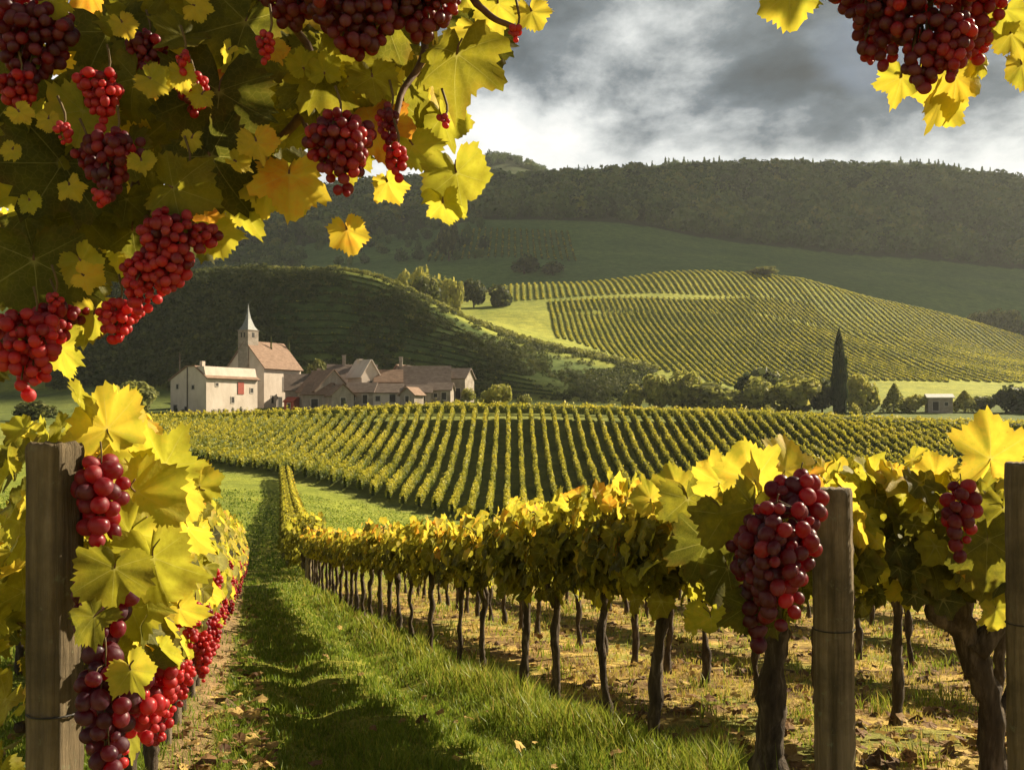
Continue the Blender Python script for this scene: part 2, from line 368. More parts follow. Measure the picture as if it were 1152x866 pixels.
M_SLATE = rough_mat('spire_slate', [(.3, (.12, .125, .12)), (.7, (.26, .265, .25))], 2, (1, 1, 3), .55, .4, .04)
M_DARK = rough_mat('dark_opening', [(.3, (.018, .016, .014)), (.7, (.04, .034, .03))], 3, (1, 1, 1), .6, .2, .02)
M_FRAME = rough_mat('stone_surround', [(.3, (.30, .26, .22)), (.7, (.46, .41, .36))], 3, (1, 1, 1), .8, .3, .02)
M_RED = rough_mat('red_painted_wood', [(.3, (.24, .045, .03)), (.7, (.36, .08, .05))], 3, (1, 1, 1), .7, .3, .02)
M_WHITE = rough_mat('pale_render', [(.3, (.55, .52, .47)), (.7, (.72, .69, .63))], 2, (1, 1, 1), .8, .3, .02)

# ------------------------------------------------------------------ the ground, one sheet
def make_ground():
    th_f = np.linspace(-46, 46, 560); th_s = np.linspace(46, 314, 90)[1:-1]
    th = np.radians(np.concatenate([th_f, th_s])); nth = len(th)
    r = np.concatenate([np.geomspace(.35, 30, 190), np.geomspace(30, 260, 150)[1:], np.geomspace(260, 1500, 190)[1:], np.geomspace(1500, 9000, 16)[1:]])
    T, Rr = np.meshgrid(th, r, indexing='xy')
    X = np.sin(T) * Rr; Y = np.cos(T) * Rr
    Z = H(X, Y)
    # soft ruts of the grass path and the ridges under the vines
    s1 = X - row_left(Y); w = row_right(Y) - row_left(Y)
    nearm = np.clip((19 - Y) / 4, 0, 1) * np.clip(Y / 2, 0, 1)
    f = s1 / w
    Z -= nearm * .05 * (np.exp(-((f - .36) / .07)**2) + np.exp(-((f - .74) / .07)**2))
    Z += nearm * .04 * (np.exp(-((f - 1) / .1)**2) + np.exp(-(f / .1)**2))
    V = np.stack([X, Y, Z], -1).reshape(-1, 3); nr = len(r)
    i = np.arange(nr - 1)[:, None] * nth; j = np.arange(nth)[None]; k = (j + 1) % nth
    F = np.stack([i + j, i + nth + j, i + nth + k, i + k], -1).reshape(-1, 4)
    V = np.concatenate([V, [[0, 0, Hs(0, .3)]]]); c = len(V) - 1
    jj = np.arange(nth); T0 = np.stack([np.full(nth, c), jj, (jj + 1) % nth], 1)
    # zones: what grows or lies where
    x, y = V[:, 0], V[:, 1]; d = np.maximum(y, .3); px = 576 + FPX * x / d
    n = len(V); col = np.zeros((n, 3))
    col[:] = (.21, .205, .030)                                           # mown grass
    nx = np.sin(x * 3.1 + 2 * np.sin(y * 2.3)) * np.sin(y * 3.7 + 1.5 * np.sin(x * 2.9)) * .5 + .5
    fr = (x - row_left(y)) / (row_right(y) - row_left(y))
    def paint(mask, c, soft=1.0):
        m = np.clip(mask, 0, 1)[:, None] * soft; col[:] = col * (1 - m) + np.array(c) * m
    near = np.clip((21 - y) / 3, 0, 1)
    paint(near * np.clip(1.3 - abs(fr - .05) / .07, 0, 1), (.30, .19, .095))      # leaf litter under the left row
    paint(near * np.clip((fr - 1.0) / .12, 0, 1), (.42, .29, .085))         # dry ochre ground among the right rows
    paint(near * np.clip((fr - 1.05) / .1, 0, 1) * (nx > .55), (.15, .085, .042), .75)
    paint(near * np.clip((fr - 1.05) / .1, 0, 1) * (nx < .32), (.16, .19, .04), .7)
    far = np.clip((y - 200) / 30, 0, 1)
    paint(((y > np.interp(x, [-42, -29, -21, -13, -5, 2, 60], [94, 90, 84, 78, 70, 67, 67])) & (y < 126)) * 1., (.20, .215, .044))
    paint(((y > 40) & (y < np.interp(x, [-42, -29, -21, -13, -5, 2, 60], [94, 90, 84, 78, 70, 67, 67]))) * 1., (.20, .225, .032))
    paint(((y >= 126) & (y < 205)) * 1., (.10, .125, .03))
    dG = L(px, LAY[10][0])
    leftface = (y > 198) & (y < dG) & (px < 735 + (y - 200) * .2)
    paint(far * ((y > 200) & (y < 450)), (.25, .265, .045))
    paint(leftface * far * np.clip((dG - 6 - y) / 8, 0, 1), (.075, .105, .026))  # dark scrub ground; the face's shade is partly put into this colour
    paint(np.clip((y - 450) / 20, 0, 1) * (y < 760), (.11, .175, .046))
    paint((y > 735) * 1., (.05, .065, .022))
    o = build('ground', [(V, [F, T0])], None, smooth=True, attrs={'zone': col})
    m, t, out = new_mat('ground_cover'); g = nd(t, 'ShaderNodeTexCoord')
    at = nd(t, 'ShaderNodeAttribute', attribute_name='zone')
    gm = nd(t, 'ShaderNodeNewGeometry'); ln = nd(t, 'ShaderNodeVectorMath', operation='LENGTH'); lk(t, g.outputs['Object'], ln.inputs[0])
    n1_ = noise(t, g.outputs['Object'], 9, 9, .7); n2_ = noise(t, g.outputs['Object'], .25, 9, .68); n3_ = noise(t, g.outputs['Object'], .02, 9, .7)
    c = mixc(t, 1., at.outputs['Color'], ramp(t, n1_, [(.25, .45), (.5, 1.), (.75, 1.6)]), 'MULTIPLY')
    c = mixc(t, 1., c, ramp(t, n2_, [(.25, (.55, .6, .55)), (.5, 1.), (.75, (1.5, 1.4, 1.3))]), 'MULTIPLY')
    c = mixc(t, 1., c, ramp(t, n3_, [(.3, (.7, .78, .75)), (.5, 1.), (.7, (1.35, 1.25, 1.2))]), 'MULTIPLY')
    c = mixc(t, 1., c, ramp(t, noise(t, g.outputs['Object'], 1.3, 8, .7), [(.25, (.68, .72, .7)), (.5, 1.), (.75, (1.4, 1.32, 1.2))]), 'MULTIPLY')
    p = nd(t, 'ShaderNodeBsdfPrincipled', Roughness=.95); lk(t, c, p.inputs['Base Color']); p.inputs['Specular IOR Level'].default_value = .1
    b = nd(t, 'ShaderNodeBump'); b.inputs['Strength'].default_value = .8; b.inputs['Distance'].default_value = .04
    lk(t, n1_, b.inputs['Height'])
    b2 = nd(t, 'ShaderNodeBump'); b2.inputs['Strength'].default_value = .7; b2.inputs['Distance'].default_value = .6
    lk(t, n2_, b2.inputs['Height']); lk(t, b.outputs[0], b2.inputs['Normal']); lk(t, b2.outputs[0], p.inputs['Normal'])
    lk(t, p.outputs[0], out.inputs[0])
    o.data.materials.append(m); tag(o, kind='structure')
make_ground()

# ------------------------------------------------------------------ forest, scrub and far trees
def clumps(n, size, shape='round', jit=.55):
    """random leaf-clump quads filling a unit crown (radius 1, z 0..2): positions, normals, shade-free"""
    if shape == 'cone':
        z = rng.uniform(0, 1, n)**.8; rad = (1 - z)**.9 * rng.uniform(.55, 1, n)**.5; a = rng.uniform(0, 6.283, n)
        p = np.stack([np.cos(a) * rad, np.sin(a) * rad, z * 2], 1)
        nr = np.stack([np.cos(a), np.sin(a), np.full(n, .4)], 1)
    elif shape == 'column':
        z = rng.uniform(0, 1, n); a = rng.uniform(0, 6.283, n); rad = np.interp(z, [0, .08, .3, .55, .78, .92, 1], [.55, .82, 1, .86, .55, .26, .03]) * (1 + .12 * np.sin(z * 31 + 2 * a) + .10 * np.sin(z * 13 + a)) * rng.uniform(.6, 1.05, n)**.5
        p = np.stack([np.cos(a) * rad, np.sin(a) * rad, z * 2], 1); nr = np.stack([np.cos(a), np.sin(a), np.full(n, .5)], 1)
    else:
        k = 11; c = norm(rng.normal(size=(k, 3))) * rng.uniform(.25, .62, (k, 1)); c[:, 2] *= .85; cr = rng.uniform(.36, .58, k)
        w = rng.integers(0, k, n); dr = norm(rng.normal(size=(n, 3))); rad = rng.uniform(.55, 1, n)**.5
        p = c[w] + dr * (cr[w] * rad)[:, None]; nr = dr + .6 * norm(p)
        p[:, 2] = np.maximum(p[:, 2], -.8) + .95
    nr = nr + jit * rng.normal(size=(n, 3))
    return p, norm(nr)
def crown_mesh(n, size, shape, tone, tvar, jit=.55):
    p, nr = clumps(n, size, shape, jit)
    tip = norm(rng.normal(size=(n, 3)) + np.array([0, 0, .3]))
    V, F, I, ve = scatter([quad, tri3], p, frames(tip, nr), size * rng.uniform(.6, 1.35, n))
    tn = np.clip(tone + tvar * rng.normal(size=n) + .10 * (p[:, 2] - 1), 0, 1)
    return V, F, tn[I]
def forest():
    V_, F_, T_ = [], [], []; off = 0
    protos = [crown_mesh(260, .21, 'round', .46, .09, .22) for _ in range(6)] + [crown_mesh(110, .30, 'cone', .28, .08, .3) for _ in range(3)]
    trees = []
    def line(d, px):                                                    # visible flank of the wooded ridge
        return L(px, LAY[16][1])
    # flank between the wood's lower edge and the crest
    n = 3000
    px = rng.uniform(200, 1250, n); d = rng.uniform(742, 1085, n)**1.0
    for a, b in zip(px, d): q = rng.uniform(.7, 1.7); trees.append((a, b, 14 * q, 14 * q, 0, .12 * math.sin(a * .03 + b * .02)))
    for a in rng.uniform(430, 1250, 900):
        if math.sin(a * .05) + math.sin(a * .017 + 1) + rng.normal() * .4 > -.1: trees.append((a, rng.uniform(1190, 1300), rng.uniform(4, 8), rng.uniform(6, 17), 1 if rng.uniform() < .5 else 0, -.1))
    for a in rng.uniform(430, 1250, 700): trees.append((a, rng.uniform(1200, 1275), rng.uniform(6, 9), rng.uniform(8, 12), 0, .0))
    for a in rng.uniform(200, 545, 420): trees.append((a, rng.uniform(600, 745), rng.uniform(5, 9), rng.uniform(7, 11), 0, -.1))   # scattered wood above the village hill
    keep = []
    for a, b, rr, hh, kind, tn in trees:
        if b < 742 and not (a < 330 or (a < 545 and rng.uniform() < .25)): continue
        keep.append((a, b, rr, hh, kind, tn))
    A = np.array(keep); X = (A[:, 0] - 576) / FPX * A[:, 1]; Y = A[:, 1]; Z = H(X, Y)
    for i in range(len(A)):
        pi = int(rng.integers(0, 6)) if A[i, 4] < .5 else int(rng.integers(6, 9))
        V, F, tn = protos[pi]; a = rng.uniform(0, 6.28); c, s = math.cos(a), math.sin(a)
        W = np.stack([(V[:, 0]*c - V[:, 1]*s) * A[i, 2]*.62, (V[:, 0]*s + V[:, 1]*c) * A[i, 2]*.62, V[:, 2] * A[i, 3] * .5 - .6], 1) + (X[i], Y[i], Z[i])
        V_.append(W); F_.append([f + off for f in F]); off += len(W); T_.append(np.clip(tn + A[i, 5] + rng.normal() * .20, 0, 1))
    k4 = np.concatenate([f for g in F_ for f in g if f.shape[1] == 4]); k3 = np.concatenate([f for g in F_ for f in g if f.shape[1] == 3])
    o = build('forest', [(np.concatenate(V_), [k4, k3])], M_FOREST, attrs={'tone': np.concatenate(T_)})
    tag(o, 'dark mixed wood covering the far ridge beneath the clouds', 'forest', kind='stuff')
forest()
def scrub():
    """bushes and rough growth on the shaded hill behind the village, thicker along its rim"""
    n = 15000
    px = rng.uniform(60, 740, n); f = rng.uniform(0, 1, n)**.7
    dG = L(px, LAY[10][0]); d = 204 + (dG - 204 + 3) * f
    wood = np.where(px < 300, 1.0, np.clip(.30 + .5 * (np.sin(px * .031 + d * .05) * np.sin(d * .11 - px * .017)), .04, .8))
    rim = (f > .93)
    keep = (rng.uniform(0, 1, n) < wood) | rim & (rng.uniform(0, 1, n) < .8)
    px, d, rim = px[keep], d[keep], rim[keep]
    X = (px - 576) / FPX * d; Z = H(X, d); m = len(X); q = 44
    sz = np.where(px < 300, rng.uniform(1.0, 2.4, m), rng.uniform(.5, 1.3, m)); sz = np.where(rim, rng.uniform(.6, 1.7, m), sz)
    dr = norm(rng.normal(size=(m, q, 3))); dr[..., 2] = abs(dr[..., 2])
    p = dr * (sz[:, None, None] * rng.uniform(.6, 1, (m, q, 1))) + np.stack([X, d, Z], 1)[:, None]
    nr = dr + .5 * rng.normal(size=dr.shape)
    p = p.reshape(-1, 3); nr = nr.reshape(-1, 3); S = np.repeat(sz, q) * .34
    V, F, I, ve = scatter([quad, tri3], p, frames(rng.normal(size=p.shape), nr), S * rng.uniform(.6, 1.2, len(p)))
    tone = np.repeat(np.clip(.30 + .08 * rng.normal(size=m) + rim * .36, 0, 1), q)[I]  # rim bushes toned paler to paint the hill's sunlit edge
    o = build('hillside_undergrowth', [(V, F)], M_TREE, attrs={'tone': tone})
    tag(o, 'dark scrub and bushes over the shaded hill behind the church', 'undergrowth', kind='stuff')
scrub()

def tree_at(name, px, py_base, py_top, wpx, d, label, group=None, shape='round', tone=.4, n=1500, cat='tree', tvar=.12, depth=1.0, sink=.0):
    x = (px - 576) / FPX * d; zb = Hs(x, d); zt = (EYE - py_top) / FPX * d; h = max(zt - zb, 1.0); w = wpx / FPX * d / 2
    root = empty(name, (x, d, zb), label, cat, group, rng.uniform(0, 6.28))
    leaf = {'round': .17, 'cone': .15, 'column': .16}[shape]
    V, F, tn = crown_mesh(n, leaf, shape, tone, tvar)
    lo = .03 if shape != 'round' else .06
    V = V * np.array([w * 1.05, w * 1.05 * depth, h * (1 - lo) * .5]); V[:, 2] += h * lo
    if shape == 'round':
        if px != 358: V[:, 2] = (V[:, 2] - .14 * h) / .86
        V[:, 2] = np.maximum(V[:, 2], .0)
    build('crown', [(V, F)], M_TREE, root, attrs={'tone': tn})
    G = [tube(smooth_path([(0, 0, -.3), (.05 * w, 0, h * .25), (-.05 * w, .04 * w, h * .6)], 7), np.linspace(.07, .02, 7) * max(w, .12 * h) + .02, 7, .06, 3)]
    for k in range(4):
        a = k * 1.6 + .4; G.append(tube(smooth_path([(0, 0, h * (.2 + .05 * k)), (math.cos(a) * w * .3, math.sin(a) * w * .3, h * .45), (math.cos(a) * w * .55, math.sin(a) * w * .55, h * .65)], 5), np.linspace(.03, .01, 5) * w + .01, 5, 0, k))
    build('trunk', G, M_TRUNK, root, smooth=True)
    return root

BUSH = 'bushes and trees at the foot of the sunlit vineyard hill'
DB = 185
for px, yb, yt, w, shape, tone, name, label in [
    (714, 459, 428, 26, 'round', .45, 'bush', 'low loose bush at the village end of the hedgerow'),
    (738, 460, 413, 30, 'round', .52, 'bush', 'tall pale bush second from the village end of the hedgerow'),
    (768, 460, 411, 36, 'round', .48, 'bush', 'broad olive bush beside the clipped dark mound'),
    (806, 462, 424, 64, 'round', .34, 'bush', 'wide low dark bush shaped like a mound'),
    (852, 452, 404, 56, 'round', .16, 'tree', 'darkest tree standing behind the mound shaped bush'),
    (855, 462, 420, 34, 'round', .42, 'bush', 'upright olive bush between the mound and the rounded bush'),
    (893, 464, 417, 54, 'round', .52, 'bush', 'large rounded pale bush in the middle of the hedgerow'),
    (925, 464, 418, 28, 'round', .2, 'bush', 'dark bush pressed against the foot of the cypress'),
    (970, 463, 414, 36, 'round', .60, 'tree', 'pale full tree just beyond the cypress'),
    (1006, 464, 432, 26, 'cone', .46, 'tree', 'small pointed tree halfway between cypress and hut'),
    (1030, 465, 440, 26, 'round', .62, 'bush', 'bright yellow green bush beside the small hut'),
    (1085, 467, 440, 30, 'cone', .5, 'tree', 'light feathery tree standing past the small hut'),
    (1108, 472, 444, 28, 'round', .26, 'bush', 'dark bush in front of the feathery tree'),
    (1140, 472, 430, 44, 'round', .07, 'tree', 'blackish green tree at the edge of the view'),
    (1175, 472, 425, 44, 'round', .12, 'tree', 'second blackish green tree beyond the first'),
    (863, 468, 453, 15, 'round', .72, 'shrub', 'tiny pale round shrub before the mound shaped bush'),
    (964, 467, 450, 16, 'round', .78, 'shrub', 'tiny bright shrub at the foot of the pale full tree')]:
    dd = DB + (14 if tone < .17 and px < 900 else 0) - (22 if name == 'shrub' else 0); tone = min(tone + (.27 if tone > .3 else .06), .9)
    tree_at(name, px, yb, yt, w * (1.22 if w > 20 else 1), dd, label, BUSH, shape, tone, 1500 if w > 20 else 700, name)
tree_at('cypress', 944, 462, 373, 17, 178, 'tall slender dark cypress rising above the hedgerow', None, 'column', .06, 2600, 'tree', .07)
tree_at('tree', 561, 466, 426, 38, 128, 'sunlit yellow green tree at the top edge of the middle vineyard', None, 'round', .78, 1500)
tree_at('bush', 590, 462, 440, 20, 128, 'little pale bush next to the sunlit yellow tree', None, 'round', .62, 900, 'bush')
tree_at('bush', 526, 456, 434, 20, 172, 'yellow bush leaning on the end house of the village', None, 'round', .75, 900, 'bush')
tree_at('tree', 358, 440, 399, 27, 196, 'round grey green tree behind the village roofs', None, 'round', .5, 1200)
tree_at('bush', 148, 464, 424, 62, 150, 'broad sunlit bush in the meadow before the church', None, 'round', .55, 1700, 'bush')
tree_at('bush', 42, 470, 446, 50, 140, 'grey green bush at the meadow edge under the hanging vine', None, 'round', .35, 1200, 'bush')
tree_at('cypress', 305, 462, 380, 5, 182, 'thin cypress just behind the church nave', None, 'column', .3, 500, 'tree')
tree_at('cypress', 325, 462, 380, 6, 186, 'thin cypress between church and village roofs', None, 'column', .2, 500, 'tree')
for k, (px, yb, yt, w) in enumerate([(452, 336, 297, 22), (473, 338, 292, 24), (486, 340, 299, 26), (503, 342, 303, 26), (515, 345, 311, 18)]):
    tree_at('tree', px, yb, yt, w, 338, 'sunlit yellow poplar in the clump on the hill crest', 'poplar clump on the hill crest', 'round', .8, 900)
tree_at('tree', 478, 340, 304, 34, 306, 'dark round tree in front of the yellow poplar clump', None, 'round', .3, 1300)
tree_at('tree', 533, 345, 309, 27, 366, 'small dark round tree beside the poplar clump', None, 'round', .22, 1100)
tree_at('tree', 561, 345, 317, 36, 366, 'larger dark round tree where the upper vineyard rows begin', None, 'round', .18, 1300)
for k, (px, yt, w) in enumerate([(1100, 347, 24), (1118, 343, 26), (1138, 342, 30), (1160, 345, 30), (1185, 350, 30)]):
    tree_at('tree', px, 376, yt, w, 445, 'rounded tree in the line beyond the hill shoulder', 'tree line beyond the hill shoulder', 'round', .4, 800)
for k, (px, yb, yt, w, d, lab) in enumerate([(505, 290, 240, 30, 600, 'lone dim tree on the shaded meadow'), (590, 310, 285, 40, 560, 'wide dim bush on the shaded meadow slope'), (622, 312, 292, 34, 555, 'smaller dim bush beside the wide meadow bush')]):
    tree_at('tree' if k == 0 else 'bush', px, yb, yt, w, d, lab, None, 'round', .22, 800, 'tree' if k == 0 else 'bush')
tree_at('bush', 855, 318, 300, 66, 421, 'long low thicket on the very top of the sunlit hill', None, 'round', .5, 1200, 'bush', .1, .5)

# ------------------------------------------------------------------ vine rows on the middle slope and the far hills
def vine_row(x0, y0, y1, hgt, wid, leaf, dens, tone, label, group, xdir=0, core=True):
    """one hedge-like row following the ground along y (or along x when xdir)"""
    Ln = abs(y1 - y0); n = int(Ln * dens); t = rng.uniform(0, 1, n)
    a = rng.uniform(-.15 * np.pi, 1.15 * np.pi, n); rad = rng.uniform(.72, 1.12, n)
    w = np.cos(a) * wid * .5 * rad; zc = hgt * .56 + np.sin(a) * hgt * .46 * rad
    Y = y0 + t * (y1 - y0)
    wob = .10 * np.sin(Y * .9 + x0) * wid
    zc = zc * (1 + .10 * np.sin(Y * 2.3 + x0 * 3) + .08 * np.sin(Y * 5.1 + x0) + .09 * np.sin(Y * .37 + x0 * 5))
    zc = zc + np.where(rng.uniform(0, 1, n) < .05, rng.uniform(0, .3, n), 0) * hgt
    patch = .11 * np.sin(Y * .31 + x0 * .23 + 2 * np.sin(x0 * .11)) * np.sin(x0 * .37 + Y * .13) + .05 * np.sin(Y * 1.1 + x0 * 9)
    gy = np.linspace(y0, y1, max(6, int(Ln / 2.5)))
    if xdir: gz = H(gy, np.full_like(gy, x0)); pos = np.stack([Y, x0 + w + wob, np.interp(Y, np.sort(gy), gz[np.argsort(gy)]) + zc], 1); nr = np.stack([np.zeros(n), np.cos(a), np.sin(a)], 1)
    else: gz = H(np.full_like(gy, x0), gy); pos = np.stack([x0 + w + wob, Y, np.interp(Y, np.sort(gy), gz[np.argsort(gy)]) + zc], 1); nr = np.stack([np.cos(a), np.zeros(n), np.sin(a)], 1)
    nr = norm(nr + .65 * rng.normal(size=(n, 3)))
    V, F, I, ve = scatter([quad, tri3], pos, frames(rng.normal(size=(n, 3)) - np.array([0, 0, .4]), nr), leaf * rng.uniform(.65, 1.35, n))
    tn = np.clip(tone + .07 * rng.normal(size=n) + .50 * (zc / hgt - .62) + patch, 0, .84)[I]  # yellow tops over green feet paint sunlit stripes into the leaf tone
    G = [(V, F)]
    if core:                                                            # dense inner wood and leaf wall of the row, toned darker as painted shade
        sec = np.array([(-.28, .22), (.28, .22), (.3, .75), (0, .9), (-.3, .75)]) * np.array([wid, hgt]); m = len(gy); k = 5
        gy = np.concatenate([[gy[0] + .6 * np.sign(y1 - y0)], gy[1:-1], [gy[-1] - .6 * np.sign(y1 - y0)]])
        if xdir: cv = np.stack([np.repeat(gy, k), x0 + np.tile(sec[:, 0], m), np.repeat(gz, k) + np.tile(sec[:, 1], m)], 1)
        else: cv = np.stack([x0 + np.tile(sec[:, 0], m), np.repeat(gy, k), np.repeat(gz, k) + np.tile(sec[:, 1], m)], 1)
        i = np.arange(m - 1)[:, None] * k; j = np.arange(k)[None]; jj = (j + 1) % k
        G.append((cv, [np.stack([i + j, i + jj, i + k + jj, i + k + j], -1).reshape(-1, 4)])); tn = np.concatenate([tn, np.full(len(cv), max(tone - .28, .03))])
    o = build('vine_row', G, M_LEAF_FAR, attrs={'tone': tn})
    return tag(o, label, 'vine row', group)
MIDX0, MIDX1 = -42, 58
for i, x in enumerate(np.arange(MIDX0, MIDX1, 1.3)):
    # the field's lower edge runs diagonally; the lane and the meadow stay open
    y0 = float(np.interp(x, [-42, -29, -21, -13, -5, 2, 60], [96, 92, 86, 80, 72, 69, 69])) + rng.uniform(-.5, .5)
    y1 = 118 + rng.uniform(-.6, .6)
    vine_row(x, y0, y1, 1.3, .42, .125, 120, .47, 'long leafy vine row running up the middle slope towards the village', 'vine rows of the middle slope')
for i, y in enumerate((121.2, 123.2, 125.2)):
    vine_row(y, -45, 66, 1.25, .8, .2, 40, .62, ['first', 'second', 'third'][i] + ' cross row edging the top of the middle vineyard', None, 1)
# sunlit hill: three blocks of rows
for x in np.arange(14, 115, 2.0):                                       # lower block, runs down to the hedgerow
    y0 = 232 + 2 * math.sin(x); y1 = float(np.interp(x, [14, 40, 60, 112], [374, 374, 372, 385]))
    y0 = max(y0, float(np.interp(x, [17, 35, 55, 74, 90], [300, 262, 232, 232, 262])))
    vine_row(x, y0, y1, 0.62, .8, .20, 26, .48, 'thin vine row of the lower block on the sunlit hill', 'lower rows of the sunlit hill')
for x in np.arange(-3, 115, 2.5):                                       # upper block below the crest
    y0 = 380; y1 = 423
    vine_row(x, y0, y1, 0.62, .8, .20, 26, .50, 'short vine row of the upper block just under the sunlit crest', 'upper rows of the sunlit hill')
for x in np.arange(116.6, 222, 2.8):                                      # the smoother shoulder
    y1 = 424; y0 = 268
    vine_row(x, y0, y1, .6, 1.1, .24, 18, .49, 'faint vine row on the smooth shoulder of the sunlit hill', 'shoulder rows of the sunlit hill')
for x in np.arange(-50, 40, 4.0):                                       # faint rows in the shaded meadow
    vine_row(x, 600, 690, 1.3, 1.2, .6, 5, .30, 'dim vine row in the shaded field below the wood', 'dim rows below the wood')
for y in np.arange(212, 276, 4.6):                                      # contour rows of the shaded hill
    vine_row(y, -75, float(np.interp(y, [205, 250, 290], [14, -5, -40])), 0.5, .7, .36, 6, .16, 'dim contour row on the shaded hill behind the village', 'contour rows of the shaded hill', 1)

# ------------------------------------------------------------------ village
def prism(prof, depth, v0=0):
    """profile in (u,z), extruded along v"""
    prof = np.asarray(prof, float); n = len(prof)
    V = np.concatenate([np.stack([prof[:, 0], np.full(n, v0), prof[:, 1]], 1), np.stack([prof[:, 0], np.full(n, v0 + depth), prof[:, 1]], 1)])
    F = [list(range(n)), list(range(2 * n - 1, n - 1, -1))] + [[(i + 1) % n, i, n + i, n + (i + 1) % n] for i in range(n)]
    return V, F
def pmesh(name, pieces, mat, parent):
    V, F = [], []; off = 0
    for v, f in pieces:
        V += [tuple(p) for p in v]; F += [[i + off for i in q] for q in f]; off += len(v)
    me = bpy.data.meshes.new(name); me.from_pydata(V, [], F); me.update()
    import bmesh
    bm = bmesh.new(); bm.from_mesh(me); bmesh.ops.recalc_face_normals(bm, faces=bm.faces); bm.to_mesh(me); bm.free()
    me.materials.append(mat); o = bpy.data.objects.new(name, me); COL.objects.link(o); o.parent = parent
    return o
def box(x0, x1, y0, y1, z0, z1):
    V = [(x, y, z) for z in (z0, z1) for y in (y0, y1) for x in (x0, x1)]
    return np.array(V, float), [[0, 2, 3, 1], [4, 5, 7, 6], [0, 1, 5, 4], [2, 6, 7, 3], [0, 4, 6, 2], [1, 3, 7, 5]]
def roof_slab(e0, e1, depth, v0, th=.16):
    """a pitched slab between two (u,z) points"""
    (u0, z0), (u1, z1) = e0, e1; L_ = math.hypot(u1 - u0, z1 - z0); nx, nz = -(z1 - z0) / L_, (u1 - u0) / L_
    if nz < 0: nx, nz = -nx, -nz
    return prism([(u0, z0), (u1, z1), (u1 + nx * th, z1 + nz * th), (u0 + nx * th, z0 + nz * th)], depth, v0)
def opening(parent, face, a, z, w, h, U, D, name='window', pane=None):
    """a framed opening on a wall: face 'front' (v=0) or 'side' (u=U); a = position along the wall"""
    t = .12
    if face == 'front':
        fr = [box(a - w/2 - t, a + w/2 + t, -.06, .02, z - t, z), box(a - w/2 - t, a + w/2 + t, -.06, .02, z + h, z + h + t), box(a - w/2 - t, a - w/2, -.06, .02, z, z + h), box(a + w/2, a + w/2 + t, -.06, .02, z, z + h)]
        pn = [box(a - w/2, a + w/2, -.025, .02, z, z + h)]
    else:
        fr = [box(U - .02, U + .06, a - w/2 - t, a + w/2 + t, z - t, z), box(U - .02, U + .06, a - w/2 - t, a + w/2 + t, z + h, z + h + t), box(U - .02, U + .06, a - w/2 - t, a - w/2, z, z + h), box(U - .02, U + .06, a + w/2, a + w/2 + t, z, z + h)]
        pn = [box(U - .02, U + .025, a - w/2, a + w/2, z, z + h)]
    f = pmesh(name, fr, M_FRAME, parent); pmesh('leaf' if name == 'door' else 'pane', pn, pane or M_DARK, f)
def house(name, px, d, W, D, hw, hr, rot, wall, roof, label, group=None, opens=(), chimneys=(), cat='house', ridge='v', zoff=0, over=.3):
    x = (px - 576) / FPX * d; z = Hs(x, d) + zoff
    root = empty(name, (x, d, z - .3), label, cat, group, R(rot))
    hw = hw * 1.12 + .75; hr *= 1.12
    if ridge == 'v':                                                    # gable faces the front
        pmesh('wall', [prism([(-W/2, 0), (W/2, 0), (W/2, hw), (0, hw + hr), (-W/2, hw)], D)], wall, root)
        k = hr / (W / 2)
        rf = pmesh('roof', [roof_slab((-W/2 - over, hw - over * k + .01), (0, hw + hr + .01), D + 2*over, -over), roof_slab((W/2 + over, hw - over * k + .01), (0, hw + hr + .01), D + 2*over, -over)], roof, root)
    else:                                                               # eaves face the front
        v, f = prism([(0, 0), (D, 0), (D, hw), (D/2, hw + hr), (0, hw)], W)
        v = np.stack([v[:, 1] - W/2, v[:, 0], v[:, 2]], 1); pmesh('wall', [(v, f)], wall, root)
        k = hr / (D / 2); sl = []
        for e0 in ((-over, hw - over * k + .01), (D + over, hw - over * k + .01)):
            v, f = roof_slab(e0, (D/2, hw + hr + .01), W + 2*over, -over); sl.append((np.stack([v[:, 1] - W/2, v[:, 0], v[:, 2]], 1), f))
        rf = pmesh('roof', sl, roof, root)
    for (fa, a, zz, w, h, kind) in opens: opening(root, fa, a, zz * 1.1 + .65, w, h, W/2, D, kind)
    for (u, v, zt) in chimneys:
        pmesh('chimney', [box(u - .3, u + .3, v - .3, v + .3, hw, zt + 1.1), box(u - .38, u + .38, v - .38, v + .38, zt + 1.1, zt + 1.25)], wall, rf)
    return root
S = 165 / FPX
